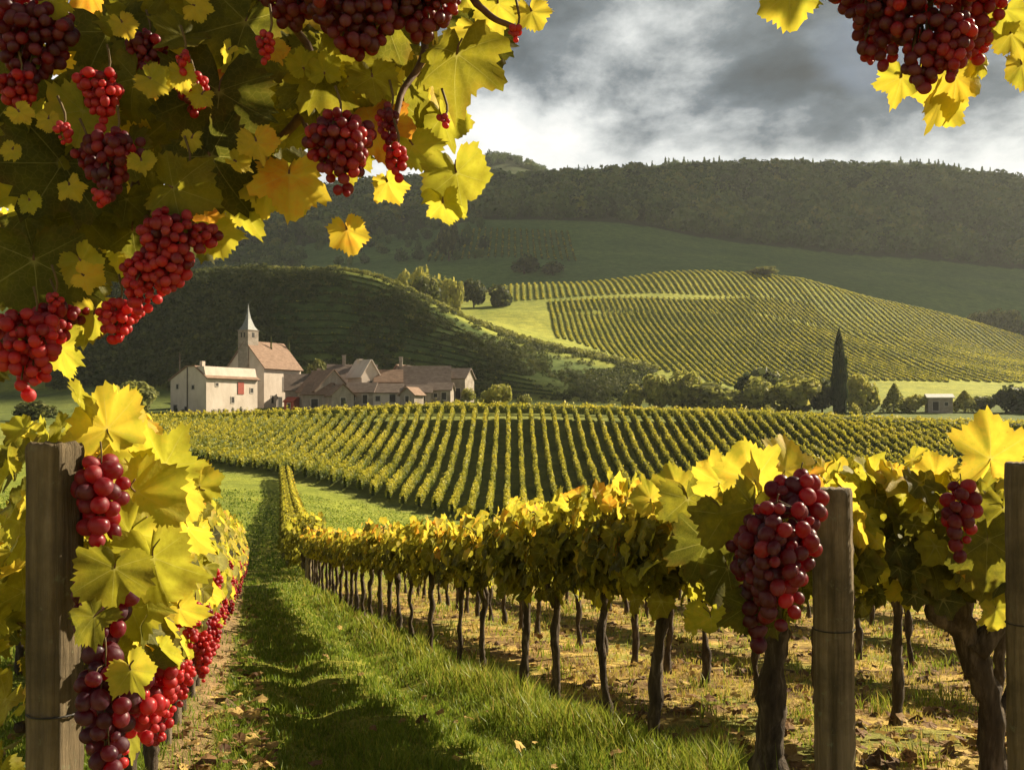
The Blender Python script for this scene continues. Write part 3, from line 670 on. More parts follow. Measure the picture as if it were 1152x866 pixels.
def church():
    d = 158; S = d / FPX; x, _, _ = P(232, 460, d); zg = Hs(x, d) - .3
    rot = R(-32)
    # parish house with its clipped gable
    root = empty('parish_house', (x, d, zg), 'tall plain pink plaster house with clipped gable touching the church', 'house', None, rot)
    c = math.cos(rot); W = 51 * S / c; D = 41 * S / math.sin(-rot)
    e, t = 5.8, 7.9                                                      # eave and ridge heights
    pr = [(-W, 0), (0, 0), (0, e), (-.55, t), (-W * .52, t), (-W, e + .1)]
    pmesh('wall', [prism(pr, D)], M_WALL, root)
    rf = pmesh('roof', [roof_slab((-W - .35, e - .1), (-W * .52, t + .01), D + .5, -.25), roof_slab((-W * .52, t + .012), (-2.6, t + .012), D + .5, -.25), roof_slab((-2.6, t + .014), (.4, e + .1), D + .5, -.25)], M_ROOF, root)
    pmesh('chimney', [box(-2.9, -2.3, 1.2, 1.8, t, t + .9)], M_WALL, rf)
    for fa, a, z, w, h, k in [('front', -W * .80, 4.4, .5, .7, 'window'), ('front', -W * .36, 4.3, .55, .6, 'window'), ('front', -W * .56, .9, .6, .6, 'window'), ('front', -W * .86, .3, .8, 1.5, 'door'), ('side', D * .2, 4.8, .5, .5, 'window'), ('side', D * .5, 2.2, .6, .9, 'window'), ('side', D * .88, 3.9, .6, .7, 'window')]:
        opening(root, fa, a, z, w, h, 0, D, k)
    s = pmesh('shutter', [box(-.02, .09, D * .60, D * .72, 3.6, 5.6)], M_RED, root); s['label'] = 'faded red shutter'
    pmesh('drainpipe', [tube(np.array([(-W * .515, -.09, .2), (-W * .515, -.09, 3), (-W * .515, -.09, t - .05)]), [.07] * 3, 6)], M_DARK, root) if False else build('drainpipe', [tube(np.array([(-W * .515, -.09, .2), (-W * .515, -.09, 3), (-W * .515, -.09, t - .05)]), [.07] * 3, 6)], M_DARK, root)
    # the church proper
    d = 176; S = d / FPX; x, _, _ = P(297, 460, d); y = d; zg = Hs(x, y) - .3
    ch = empty('church', (x, y, zg), 'village church with slate spire, tiled nave roof and pale lit side wall', 'church', None, rot)
    W = 9.2; D = 31 * S / math.sin(-rot); e = 7.5; t = 12.2
    pmesh('wall', [prism([(-W, 0), (0, 0), (0, e), (-W/2, t), (-W, e)], D)], M_WALL, ch)
    k = (t - e) / (W/2)
    pmesh('roof', [roof_slab((.4, e - .4 * k + .01), (-W/2, t + .01), D + .5, -.25), roof_slab((-W - .4, e - .4 * k + .01), (-W/2, t + .01), D + .5, -.25)], M_ROOF, ch)
    # crossing roof to the parish house, its shade put into darker tiles
    tw = [prism([(1.0, e - 1.0), (4.6, t - .5), (8.2, e - 1.0)], 8.0)]
    v, f = prism([(1.2, 0), (8.4, 0), (8.4, e - 1.2), (4.8, t - 1.6), (1.2, e - 1.2)], 6.5)
    v = np.stack([-W - v[:, 1] + .4, v[:, 0] + 5, v[:, 2]], 1); pmesh('side_aisle', [(v, f)], M_WALL, ch)
    sl = []
    for e0 in ((.8, e - 1.55), (8.8, e - 1.55)):
        v, f = roof_slab(e0, (4.8, t - 1.59), 6.9, 0); sl.append((np.stack([-W - v[:, 1] + .45, v[:, 0] + 5, v[:, 2]], 1), f))
    o = pmesh('aisle_roof', sl, M_ROOFD, ch)
    # tower and spire
    tx, ty, th_ = -W/2 - .35, 1.0, 1.25
    tb, tt = e, t + 1.9
    tow = pmesh('tower', [box(tx - th_, tx + th_, ty - th_ + .0, ty + th_, tb, tt), box(tx - th_ - .1, tx + th_ + .1, ty - th_ - .1, ty + th_ + .1, tt, tt + .14)], M_WALLB, ch)
    for a in (-.35, .35):
        pmesh('louvre', [box(tx + a - .16, tx + a + .16, ty - th_ - .03, ty - th_ + .02, tt - 1.2, tt - .35)], M_DARK, tow)
    pmesh('louvre', [box(tx + th_ - .02, tx + th_ + .03, ty - .3, ty + .3, tt - 1.2, tt - .35)], M_DARK, tow)
    q = th_ + .14; z0 = tt + .14; prof = [(q * .86, 0), (q * .56, .7), (q * .27, 2.0), (q * .10, 3.3), (.03, 4.7)]
    V, F = [], []
    for r_, z_ in prof: V += [(tx - r_, ty - r_, z0 + z_), (tx + r_, ty - r_, z0 + z_), (tx + r_, ty + r_, z0 + z_), (tx - r_, ty + r_, z0 + z_)]
    for i in range(len(prof) - 1):
        for j in range(4): F.append([i*4 + j, i*4 + (j+1) % 4, i*4 + 4 + (j+1) % 4, i*4 + 4 + j])
    F += [[3, 2, 1, 0], [len(V) - 4, len(V) - 3, len(V) - 2, len(V) - 1]]
    sp_ = pmesh('spire', [(np.array(V), F)], M_SLATE, tow)
    # openings, buttresses and round end
    for a, z, w, h, kk in [(D * .22, 1.2, .5, 1.3, 'window'), (D * .55, 3.4, .8, 2.4, 'window'), (D * .42, .3, 1.0, 2.0, 'door')]:
        opening(ch, 'side', a, z, w, h, 0, D, kk)
    opening(ch, 'front', -W * .62, 6.2, .5, .9, 0, D, 'window')
    for u in (-W + .2, -W * .72):
        pmesh('buttress', [prism([(0, 0), (1.1, 0), (1.1, 5.4 - (u + W) * .8), (.75, 6 - (u + W) * .8), (.0, 6 - (u + W) * .8)], .9) if False else (np.array([(u, -1.5, 0), (u + .9, -1.5, 0), (u + .9, 0, 0), (u, 0, 0), (u, -.25, 6.0 - (u + W)), (u + .9, -.25, 6.0 - (u + W)), (u + .9, 0, 6.0 - (u + W)), (u, 0, 6.0 - (u + W))]), [[0, 3, 2, 1], [4, 5, 6, 7], [0, 1, 5, 4], [2, 3, 7, 6], [1, 2, 6, 5], [0, 4, 7, 3]])], M_WHITE, ch)
    a_ = np.linspace(-np.pi/2, np.pi/2, 11); V, F = [], []
    cx, cy, rr = -.1, D, 2.6
    for z_ in (0, 6.6): V += [(cx - 1.0 + rr * math.cos(b), cy - .3 + rr * .0 + (math.sin(b) + 1) * rr * .55, z_) for b in a_]
    n = len(a_); F = [[i, i + 1, n + i + 1, n + i] for i in range(n - 1)] + [list(range(n))[::-1], list(range(n, 2*n)), [n - 1, 0, n, 2*n - 1]]
    pmesh('apse', [(np.array(V), F)], M_WHITE, ch)
    house('shed', 325, 170.0, 2.2, 2.0, 1.0, .6, -30, M_RED, M_RED, 'small rust red shed against the lit church wall', None, [('front', 0, .1, .6, .8, 'door')], (), 'shed', 'h', 0, .15)
church()
VG = 'village houses'
WB = M_WALLB
house('house', 343, 172, 6.6, 5, 2.6, 2.4, 12, WB, M_ROOFD, 'grey roofed house nearest the church, roof reaching low', VG, [('front', -1.2, .6, .6, .9, 'window'), ('front', 1.5, .1, .9, 1.7, 'door')], [(2.4, 2.5, 6.2)], ridge='h')
house('house', 354, 166, 4.4, 4.6, 2.0, 1.6, -14, M_WALLV, M_ROOF, 'low brown roofed outbuilding in front of the grey roofed house', VG, [('front', 0, .1, 1.2, 1.4, 'door')], (), ridge='h')
house('house', 375, 168, 6.6, 6.6, 2.2, 3.1, 38, M_WALLV, M_ROOF, 'broad tan gabled house with its gable end to the vineyard', VG, [('front', -1.3, .7, .7, .9, 'window'), ('front', 1.4, .7, .7, .9, 'window'), ('front', .1, 2.5, .5, .6, 'window'), ('side', 2.4, .7, .7, .9, 'window')], [])
house('house', 396, 178, 8.5, 7, 3.0, 3.0, 8, WB, M_ROOFD, 'long dark roof rising behind the tan gabled house', VG, [('front', -2, 1, .7, 1, 'window'), ('front', 2, 1, .7, 1, 'window')], [(-1.5, 3.5, 8.0), (1.6, 3.3, 7.4)], ridge='h')
house('house', 417, 170, 3.6, 4.2, 4.0, 2.4, 42, M_WALL, M_WALL, 'narrow pale house with a steep pointed light roof', VG, [('front', 0, 2.6, .6, .8, 'window'), ('side', 2, 2.4, .6, .8, 'window')], [(-.3, 3.0, 6.9)])
house('house', 404, 164, 4.6, 4.0, 1.7, 1.3, -8, WB, M_ROOFD, 'low grey shed roofed cottage below the pointed pale house', VG, [('front', -1, .5, .6, .7, 'window'), ('front', 1, .1, .8, 1.4, 'door')], (), ridge='h')
house('house', 437, 170, 4.4, 5, 3.0, 1.8, 6, M_WALLV, M_ROOF, 'small tan roofed house between pale house and long barn', VG, [('front', -.9, 1.0, .6, .9, 'window'), ('front', .9, 1.0, .6, .9, 'window')], (), ridge='h')
house('house', 434, 164, 5.2, 3.6, 1.5, 1.2, 4, M_WALL, M_ROOFD, 'whitewashed lean building before the small tan roofed house', VG, [('front', -1.3, .3, .7, .8, 'window'), ('front', 1.1, .1, .9, 1.3, 'door')], (), ridge='h')
house('barn', 477, 171, 8.6, 6.2, 2.3, 2.9, 3, WB, M_ROOFD, 'long dark barn with a tall slim chimney at its end', VG, [('front', -2.4, .1, 1.5, 1.9, 'door'), ('front', .8, .9, .7, .8, 'window'), ('front', 2.8, .9, .7, .8, 'window')], [(-4.1, 3, 7.0)], cat='barn', ridge='h')
house('house', 509, 174, 4.6, 5, 3.2, 1.5, -16, WB, M_ROOFD, 'end house of the village, square and dark roofed', VG, [('front', -.9, 1.2, .7, 1, 'window'), ('front', 1, .1, .9, 1.8, 'door')], (), ridge='h')
house('house', 472, 164, 3.8, 3.0, 1.3, 1.0, 5, M_WALLV, M_ROOFD, 'tiny low outhouse in front of the long barn', VG, [('front', .5, .1, .8, 1.1, 'door')], (), ridge='h')
house('house', 494, 166, 3.8, 3.4, 1.5, 1.0, -6, WB, M_ROOFD, 'small grey outhouse at the far end of the long barn', VG, [('front', -.6, .5, .6, .6, 'window'), ('front', .8, .1, .8, 1.2, 'door')], (), ridge='h')
house('house', 386, 162, 3.6, 3.4, 1.5, 1.5, 26, M_WALLV, M_ROOF, 'tiny gabled cottage in front of the long dark roof', VG, [('front', 0, .1, .8, 1.2, 'door')], ())
house('house', 447, 176, 3.4, 4.4, 3.4, 2.2, -24, WB, M_ROOF, 'tall narrow tiled house squeezed behind the barn end', VG, [('front', 0, 2.2, .6, .8, 'window')], [(.5, 2.4, 5.8)])
house('house', 363, 178, 4.6, 4.6, 3.2, 2.0, 30, M_WALLV, M_ROOFD, 'dark roofed house standing behind the first village roofs', VG, [('front', 0, 2.2, .6, .8, 'window')], [(-.8, 2.4, 5.4)])
house('house', 458, 161, 2.8, 2.6, 1.1, 1.0, -30, M_WALLV, M_ROOF, 'little tiled store turned corner on to the vineyard', VG, [('front', 0, .1, .7, 1.0, 'door')], ())
house('hut', 1058, 182, 4.2, 3.2, 2.1, .5, -12, WB, M_WHITE, 'small flat roofed hut among the hedgerow trees', None, [('front', -.8, .1, 1.0, 1.6, 'door'), ('front', 1.0, .9, .6, .6, 'window')], (), 'hut', 'h')
for i, (px, d, h) in enumerate([(202, 180, 9.6)]):
    x = (px - 576) / FPX * d; z = Hs(x, d)
    r_ = empty('utility_pole', (x, d, z), 'thin wooden pole standing behind the plain pink house', 'pole')
    build('shaft', [tube(np.array([(0, 0, -.3), (0, 0, 4.), (0, 0, h)]), [.11, .1, .08], 7)], M_TRUNK, r_)
    build('crossarm', [tube(np.array([(-.6, 0, h - .5), (0, 0, h - .5), (.6, 0, h - .5)]), [.05] * 3, 6)], M_TRUNK, r_)
HG = 'dark shrubs along the church wall'
for k, (px, w, hp) in enumerate([(198, 6, 9), (206, 7, 4), (240, 8, 5), (247, 7, 6), (252, 6, 8), (262, 5, 9), (266, 4, 6), (271, 6, 10), (276, 6, 7), (303, 6, 8), (311, 5, 6), (365, 6, 7), (388, 5, 11), (498, 6, 6), (520, 6, 8)]):
    d = 158; x = (px - 576) / FPX * d; z = Hs(x, d); yb = EYE - z * FPX / d
    tree_at('shrub', px, yb, yb - hp, w, d, 'small dark shrub before the church and village walls', HG, 'round', .10, 200, 'shrub')

# ------------------------------------------------------------------ near vines
def leaves_obj(name, pos, tip, nrm, scale, tone, tmpl, parent, mat=None, stems=None):
    V, F, I, ve = scatter(tmpl, pos, frames(tip, nrm), scale)
    G = [(V, F)]; nf = sum(len(f) for f in F); tn = tone[I]; mi = np.zeros(nf, int)
    for v, f in stems or []:
        G.append((v, f)); mi = np.concatenate([mi, np.ones(sum(len(q) for q in f), int)]); tn = np.concatenate([tn, np.full(len(v), .5)]); ve = np.concatenate([ve, np.zeros(len(v))])
    return build(name, G, None, parent, smooth=True, attrs={'tone': tn, 'vein': ve}, mats=[mat or M_LEAF, M_CANE], midx=mi)
SPH = {}
def sphere(nu, nv):
    if (nu, nv) in SPH: return SPH[(nu, nv)]
    V = [(0, 0, 1)]
    for i in range(1, nv):
        t = np.pi * i / nv
        V += [(np.sin(t) * np.cos(2*np.pi*j/nu), np.sin(t) * np.sin(2*np.pi*j/nu), np.cos(t)) for j in range(nu)]
    V.append((0, 0, -1)); T, Q = [], []
    for j in range(nu):
        k = (j + 1) % nu; T.append((0, 1 + j, 1 + k)); e = 1 + (nv - 2) * nu; T.append((len(V) - 1, e + k, e + j))
        for i in range(nv - 2): a = 1 + i * nu; Q.append((a + j, a + nu + j, a + nu + k, a + k))
    SPH[(nu, nv)] = (np.array(V), [np.array(Q), np.array(T)], np.zeros(len(V)))
    return SPH[(nu, nv)]
def berry_pack(w, Ln, rb, seed, fill=1.0, shoulder=.25):
    """centres of berries of a hanging bunch (top at 0, hanging down)"""
    r = np.random.default_rng(seed); pts = []; wing = r.uniform() < .65; wa = r.uniform(0, 6.283); wx, wy = math.cos(wa), math.sin(wa)
    for _ in range(9000):
        z = r.uniform(0, 1); prof = np.interp(z, [0, shoulder, .6, .85, 1], [.55, 1, .72, .42, .12]) * w / 2
        a = r.uniform(0, 6.283); q = max(prof - rb * .6, 0) * (r.uniform(.75, 1.0) if r.uniform() < .85 else r.uniform(0, .7)) * (1 + .12 * math.sin(3 * a + seed))
        p = np.array([math.cos(a) * q, math.sin(a) * q, -z * Ln])
        if wing and r.uniform() < .28: p = np.array([wx * w * .42 + math.cos(a) * q * .5, wy * w * .42 + math.sin(a) * q * .5, -(.06 + z * .38) * Ln])
        if all(np.sum((p - o)**2) > (rb * 1.52)**2 for o in pts): pts.append(p)
        if len(pts) > 190: break
    pts = np.array(pts); return pts[r.uniform(0, 1, len(pts)) > .13] if len(pts) > 45 else pts
def bunch(parent, loc, w, Ln, rb, tone, seed, res=(14, 10), name='grape_bunch', tilt=(0, 0), label=None, top=.05):
    pts = berry_pack(w, Ln, rb, seed); n = len(pts); r = np.random.default_rng(seed + 5)
    rot = frames(r.normal(size=(n, 3)) * .5 + np.array([0, 0, 0.]), r.normal(size=(n, 3))) * np.stack([r.uniform(.88, 1.0, n), r.uniform(.9, 1.0, n), r.uniform(1.0, 1.16, n)], -1)[:, None, :]
    V, F, I, ve = scatter([sphere(*res)], pts, rot, rb * np.where(r.uniform(0, 1, n) < .12, r.uniform(.5, .75, n), r.uniform(.8, 1.1, n)))
    tn = np.clip(tone + .17 * r.normal(size=n), 0, 1)[I]
    o = build(name, [(V, F)], M_GRAPE, parent, smooth=True, attrs={'tone': tn}); o.location = loc; o.rotation_euler = (tilt[0], tilt[1], 0)
    if label: o['label'] = label
    G = [tube(smooth_path([(0, 0, top), (.004, .002, top * .3), (0, 0, -Ln * .2), (0, 0, -Ln * .8)], 8), np.linspace(.0014, .0010, 8) * max(1, rb / .016), 6)]
    for p in pts[::4]: G.append(tube(np.array([(0, 0, p[2] + rb), p * .6 + (0, 0, .3 * rb), p]), [.0010 * max(1, rb / .016)] * 3, 4, cap=False))
    build('stalk', G, M_STALK, o, smooth=True)
    return o
def vine_trunk(parent, h, r0, seed, lean=0., arms=True, mat=None):
    r = np.random.default_rng(seed); k = 6; bend = r.uniform(-.03, .03); b0 = r.uniform(0, 3)
    p = [(0, 0, -.12)] + [(lean * (i / k) + bend * math.sin(i / k * 3.4 + b0) + r.normal() * .005, r.normal() * .008, h * i / k) for i in range(1, k + 1)]
    rad = np.interp(np.linspace(0, 1, 22), [0, .12, .3, .7, .9, 1], [1.5, 1.12, .92, .85, 1.05, .8]) * r0 * .72 * (1 + np.interp(np.linspace(0, 1, 22), np.linspace(0, 1, 8), .16 * r.normal(size=8)) + .03 * r.normal(size=22))
    G = [tube(smooth_path(p, 22), rad, 10, .13, seed)]
    if arms:
        hx = lean
        for s in (-1, 1):
            G.append(tube(smooth_path([(hx, 0, h * .86), (hx + s * .05, r.normal() * .02, h + .05), (hx + s * .12, r.normal() * .03, h + .15), (hx + s * .3, r.normal() * .03, h + .2)], 10), np.linspace(.62, .22, 10) * r0, 7, .06, seed + 3))
        for q in range(5):
            x = hx + r.uniform(-.28, .28); G.append(tube(smooth_path([(x, 0, h + .16), (x + r.normal() * .03, r.normal() * .04, h + .26), (x + r.normal() * .04, r.normal() * .05, h + .36)], 6), np.linspace(.005, .003, 6), 5, 0))
    return build('trunk', G, M_BARK, parent, smooth=True)
def vine_leaves(parent, n, lo, hi, half, thick, sc, tone_lo, tone_hi, seed, tmpl, ragged=.08, bias=0):
    global rng
    r = np.random.default_rng(seed)
    x = r.uniform(-half, half, n); f = r.uniform(0, 1, n)**.85
    edge = 1 + .35 * np.sin(x * 7 + seed)
    z = lo + (hi - lo) * f + np.where(f > .8, r.uniform(0, 1, n)**2 * ragged * 2.2, 0) - np.where(f < .2, r.uniform(0, 1, n)**2 * ragged, 0)
    side = np.where(r.uniform(0, 1, n) < .5, -1, 1); prof = np.sqrt(np.clip(1 - ((f - .45) / .62)**2, .05, 1))
    y = side * thick * prof * r.uniform(.3, 1.05, n)
    nr = np.stack([.45 * r.normal(size=n), side * 1.0 + .35 * r.normal(size=n), .25 + .9 * np.clip(f - .75, 0, 1) * 4 + .45 * r.normal(size=n)], 1)
    tip = np.stack([.55 * r.normal(size=n), side * .35 + .2 * r.normal(size=n), -.9 + .35 * r.normal(size=n)], 1)
    up = (f > .85) & (r.uniform(0, 1, n) < .5); tip[up, 2] *= -.8
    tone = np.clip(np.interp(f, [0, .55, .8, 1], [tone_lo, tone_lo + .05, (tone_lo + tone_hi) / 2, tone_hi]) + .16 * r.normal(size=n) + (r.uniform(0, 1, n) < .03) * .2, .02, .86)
    return leaves_obj('foliage', np.stack([x, y, z], 1), norm(tip), norm(nr), sc * r.uniform(.6, 1.25, n), tone, tmpl, parent)
def ordinal(i):
    return ['first', 'second', 'third', 'fourth', 'fifth', 'sixth', 'seventh', 'eighth', 'ninth', 'tenth', 'eleventh', 'twelfth', 'thirteenth', 'fourteenth', 'fifteenth', 'sixteenth', 'seventeenth', 'eighteenth', 'nineteenth', 'twentieth'][i]
def row_angle(fn, y): return math.atan2(.4, float(fn(y + .2) - fn(y - .2)))      # direction of the row (local x along it)

def plant_row(fn, ys, make_near, protos, n_near, labels, group, flip=0):
    for i, y in enumerate(ys):
        x = float(fn(y)); z = Hs(x, y); rz = row_angle(fn, y) + (math.pi if flip else 0)
        lab, grp = labels(i)
        if i < n_near: make_near(i, (x, y, z), rz, lab, grp)
        else:
            p = protos[i % len(protos)]
            s = random.uniform(.93, 1.07)
            copy_tree(p, (x, y, z), rz + (math.pi if (random.random() < .5 and not flip) else 0) * 0, (1, random.choice((1, 1)), s), lab, grp)
USED_PROTOS = []
def proto(name, **k):
    root = empty(name, (0, 0, 0), 'vine', 'grapevine'); USED_PROTOS.append(root)
    vine_trunk(root, k.get('h', .62), k.get('r', .034), k['seed'], k.get('lean', .02))
    vine_leaves(root, k['n'], k.get('lo', .66), k.get('hi', .92), k.get('half', .36), k.get('thick', .18), k.get('sc', .06), k['tl'], k['th'], k['seed'], k.get('tmpl', LEAF_LO), k.get('rag', .05))
    for (bx, by, bz, w, l, rb, tn) in k.get('bunches', []):
        bunch(root, (bx, by, bz), w, l, rb, tn, k['seed'] + int(bx * 100), (8, 6))
    return root
def drop_protos():
    for r_ in USED_PROTOS:
        for ch in list(r_.children):
            for g in list(ch.children): bpy.data.objects.remove(g)
            bpy.data.objects.remove(ch)
        bpy.data.objects.remove(r_)
    USED_PROTOS.clear()

# ---- the long row right of the grass path
ys_r = [1.709 / ((px - 576) / FPX + .30) for px in (868, 740, 683, 625, 595, 548, 520, 487, 462)]
while ys_r[-1] < 19.6: ys_r.append(ys_r[-1] + .58)
def near_right(i, loc, rz, lab, grp):
    root = empty('grapevine', loc, lab, 'grapevine', grp, rz)
    vine_trunk(root, .63, [.066, .036, .026, .03, .028, .033, .026, .03, .03][i], 100 + i, random.uniform(-.05, .05))
    nx = ys_r[i + 1] - ys_r[i]; half = .36 if i else .29
    vine_leaves(root, 470 if i < 3 else 360, .66, .94, half, .19, .058 if i < 3 else .054, .34, .74, 200 + i, LEAF_MD if i < 4 else LEAF_LO, .06)
protos = [proto('grapevine', seed=300 + i, n=270, tl=.38, th=.74, sc=.055, lean=.03 * (i - 2)) for i in range(5)]
def lab_r(i):
    if i == 0: return 'thick trunked vine holding the big grape bunch beside the brown post', 'vines of the row beside the grass path'
    if i < 12: return f'dark trunked vine, {ordinal(i - 1)} of its row beyond the vine at the brown post', 'vines of the row beside the grass path'
    return 'slender vine far down the row that borders the grass path', 'vines of the row beside the grass path'
plant_row(row_right, ys_r, near_right, protos, 9, lab_r, None)
# ---- rows behind it
for k, off in enumerate((1.4, 3.3, 5.2, 7.1)):
    fn = (lambda o: (lambda y: row_right(y) + o))(off)
    ys_k = list(np.arange([4.0, 5.4, 7.0, 8.6][k], 17 - k, .56) + .1 * k)
    lab = [('vine in the second row, behind the row at the grass path', 'vines of the second row'), ('vine in the third row back from the grass path', 'vines of the third row'), ('vine in the fourth row back from the grass path', 'vines of the fourth row'), ('vine in the fifth row, farthest back from the grass path', 'vines of the fifth row')][k]
    def labk(i, k=k, lab=lab):
        if k == 0 and i < 6: return f'forked vine of the second row, {ordinal(i)} behind the leaning gnarled vine', lab[1]
        return lab
    plant_row(fn, ys_k, None, protos, 0, labk, None)
# ---- leaning gnarled vine and edge post
def gnarled():
    y = 3.15; x = 1.47; z = Hs(x, y)
    root = empty('grapevine', (x, y, z), 'old gnarled vine with a thick leaning twisted trunk and small red bunch', 'grapevine', None, R(8))
    r = np.random.default_rng(9)
    p = smooth_path([(.06, 0, -.15), (.05, .01, .12), (.03, 0, .3), (-.03, .02, .48), (-.10, 0, .62), (-.12, .02, .72)], 26)
    G = [tube(p, np.interp(np.linspace(0, 1, 26), [0, .15, .5, .8, 1], [.054, .040, .037, .044, .026]) * (1 + .10 * r.normal(size=26)), 12, .10, 4)]
    G.append(tube(smooth_path([(-.02, 0, .46), (.06, -.02, .58), (.10, .0, .72), (.22, 0, .8)], 12), np.linspace(.040, .014, 12), 9, .1, 5))
    G.append(tube(smooth_path([(-.06, 0, .54), (-.17, -.02, .58), (-.2, -.03, .66), (-.33, 0, .78)], 12), np.linspace(.028, .01, 12), 8, .1, 6))
    G.append(tube(smooth_path([(.05, 0, .25), (.12, .03, .34), (.16, .05, .5)], 9), np.linspace(.018, .005, 9), 7, .1, 7))
    G.append(tube(smooth_path([(.02, .0, -.05), (.12, .02, .1), (.15, .03, .35), (.13, .03, .52)], 9), np.linspace(.02, .008, 9), 7, .1, 8))
    build('trunk', G, M_BARK, root, smooth=True)
    vine_leaves(root, 340, .66, .98, .46, .21, .070, .24, .72, 77, LEAF_MD, .05)
gnarled()
# ---- the left row with its bright lit face and red bunches
ys_l = list(np.arange(1.75, 17.5, .52))
LB = lambda s, n: [(random.Random(s * 7 + j).uniform(-.3, .3), random.Random(s * 5 + j).uniform(.06, .18), random.Random(s * 3 + j).uniform(.49, .72), random.Random(s + j).uniform(.04, .085), random.Random(s + j * 3).uniform(.07, .16), .0105, random.Random(s * 9 + j).choice((.95, .9, .8, .55))) for j in range(n)]
protos_l = [proto('grapevine', seed=400 + i, n=230, tl=.46, th=.64, sc=.062, lo=.44, hi=.98, thick=.17, bunches=LB(i, 6)) for i in range(5)]
def near_left(i, loc, rz, lab, grp):
    root = empty('grapevine', loc, lab, 'grapevine', grp, rz)
    vine_trunk(root, .42, .038, 500 + i, 0)
    hi = [.98, 1.0, 1.0, 1.0, 1.0][i]
    vine_leaves(root, 240 if i else 110, (.60, .50, .45, .42, .42)[i], hi, .30, .15,   .058, .46, .66, 520 + i, LEAF_HI if i < 2 else LEAF_MD, .06)
    for j, b in enumerate(LB(50 + i, 7 if i else 3)): bunch(root, b[:3], b[3], b[4], b[5], b[6], 600 + i * 10 + j, (10, 8))
def lab_l(i):
    if i == 0: return 'golden vine with hanging dark and red bunches tied at the squared grey post', 'golden vines of the row with red bunches'
    if i < 9: return f'golden leaved vine with red bunches, {ordinal(i - 1)} in line behind the vine at the squared post', 'golden vines of the row with red bunches'
    return 'golden vine with red bunches at the distant end of its row', 'golden vines of the row with red bunches'
plant_row(row_left, ys_l, near_left, protos_l, 5, lab_l, None, flip=1)
# ---- row at the left edge
fnl = lambda y: row_left(y) - 1.25
plant_row(fnl, list(np.arange(4.4, 15, .6)), None, protos, 0, lambda i: ('golden green vine of the neighbouring row behind the squared grey post', 'vines behind the squared grey post'), None)
# ---- the row going on past the dip, up towards the middle vineyard
protos_h = [proto('grapevine', seed=440 + i, n=330, tl=.26, th=.58, sc=.085, half=.6, h=.45, lo=.3, hi=1.2, thick=.50) for i in range(3)]
plant_row(row_right, list(np.arange(21.5, 84, .95)), None, protos_h, 0, lambda i: ('leafy vine of the single row climbing from the dip along the lane', 'vines along the lane'), None)
drop_protos()

# ---- posts
def post(name, x, y, top, r, label, square=False, lean=(0, 0), flat=.0):
    z = Hs(x, y); h = top - z
    root = empty(name, (x, y, z), label, 'post'); root.rotation_euler = (lean[0], lean[1], 0)
    rr = np.random.default_rng(int(abs(x) * 1000)); n = 60; seg = 44
    zs = np.concatenate([np.linspace(-.25, h - .012, n - 2), [h - .004, h]]); a = np.arange(seg) / seg * 2 * np.pi
    prof = np.ones(seg)
    if square:
        q = 5.0; prof = (np.abs(np.cos(a + .35))**q + np.abs(np.sin(a + .35))**q)**(-1 / q) * .86
    prof = prof * (1 + .02 * rr.normal(size=seg)); crack = np.zeros(seg); crack[rr.integers(0, seg, 6)] = rr.uniform(.05, .13, 6)
    rad = r * (1 + .012 * rr.normal(size=n)); rad[-2] *= .985; rad[-1] *= .93
    PR = prof[None] * (1 - crack[None] * np.clip(.6 + .5 * np.sin(zs[:, None] * 4.1 + np.arange(seg)[None] * 1.7), 0, 1)) * (1 + .008 * rr.normal(size=(n, seg)))
    chip = (zs[:, None] > h - .05) & (np.sin(a * 2 + rr.uniform(0, 6))[None] > .86); PR = np.where(chip, PR * .93, PR)
    V = np.stack([rad[:, None] * PR * np.cos(a)[None], rad[:, None] * PR * np.sin(a)[None], np.repeat(zs[:, None], seg, 1)], -1)
    V[-2:, :, 2] += .0012 * rr.normal(size=seg)
    V = V.reshape(-1, 3); i = np.arange(n - 1)[:, None] * seg; j = np.arange(seg)[None]; k = (j + 1) % seg
    F = np.stack([i + j, i + k, i + seg + k, i + seg + j], -1).reshape(-1, 4)
    V = np.concatenate([V, [[0, 0, h - .003]]]); c = len(V) - 1; e = (n - 1) * seg; jj = np.arange(seg)
    T = np.stack([np.full(seg, c), e + jj, e + (jj + 1) % seg], 1)
    build('shaft', [(V, [F, T])], M_POST, root, smooth=True)
    w = tube(np.stack([np.cos(np.linspace(0, 6.28, 25)) * r * 1.04, np.sin(np.linspace(0, 6.28, 25)) * r * 1.04, np.full(25, h * .62)], 1), [.0016] * 25, 5, cap=False)
    build('wire_tie', [w], M_DARK, root)
    return root
D1 = 1.45; post('wooden_post', (62 - 576) / FPX * D1, D1, (EYE - 498) / FPX * D1, .0365, 'squared grey timber post in front of the golden vine', True)
D2 = 2.58; post('wooden_post', (941 - 576) / FPX * D2, D2, (EYE - 549) / FPX * D2, .0495, 'thick round brown post beside the biggest grape bunch', lean=(0, -.012))
D3 = 2.4; post('wooden_post', (1157 - 576) / FPX * D3, D3, (EYE - 520) / FPX * D3, .043, 'dark round post next to the old gnarled vine', lean=(0, -.01))
D4 = 20.6; post('wooden_post', (347 - 576) / FPX * D4, D4, (EYE - 600) / FPX * D4, .06, 'slim end post where the long row meets the grass dip')

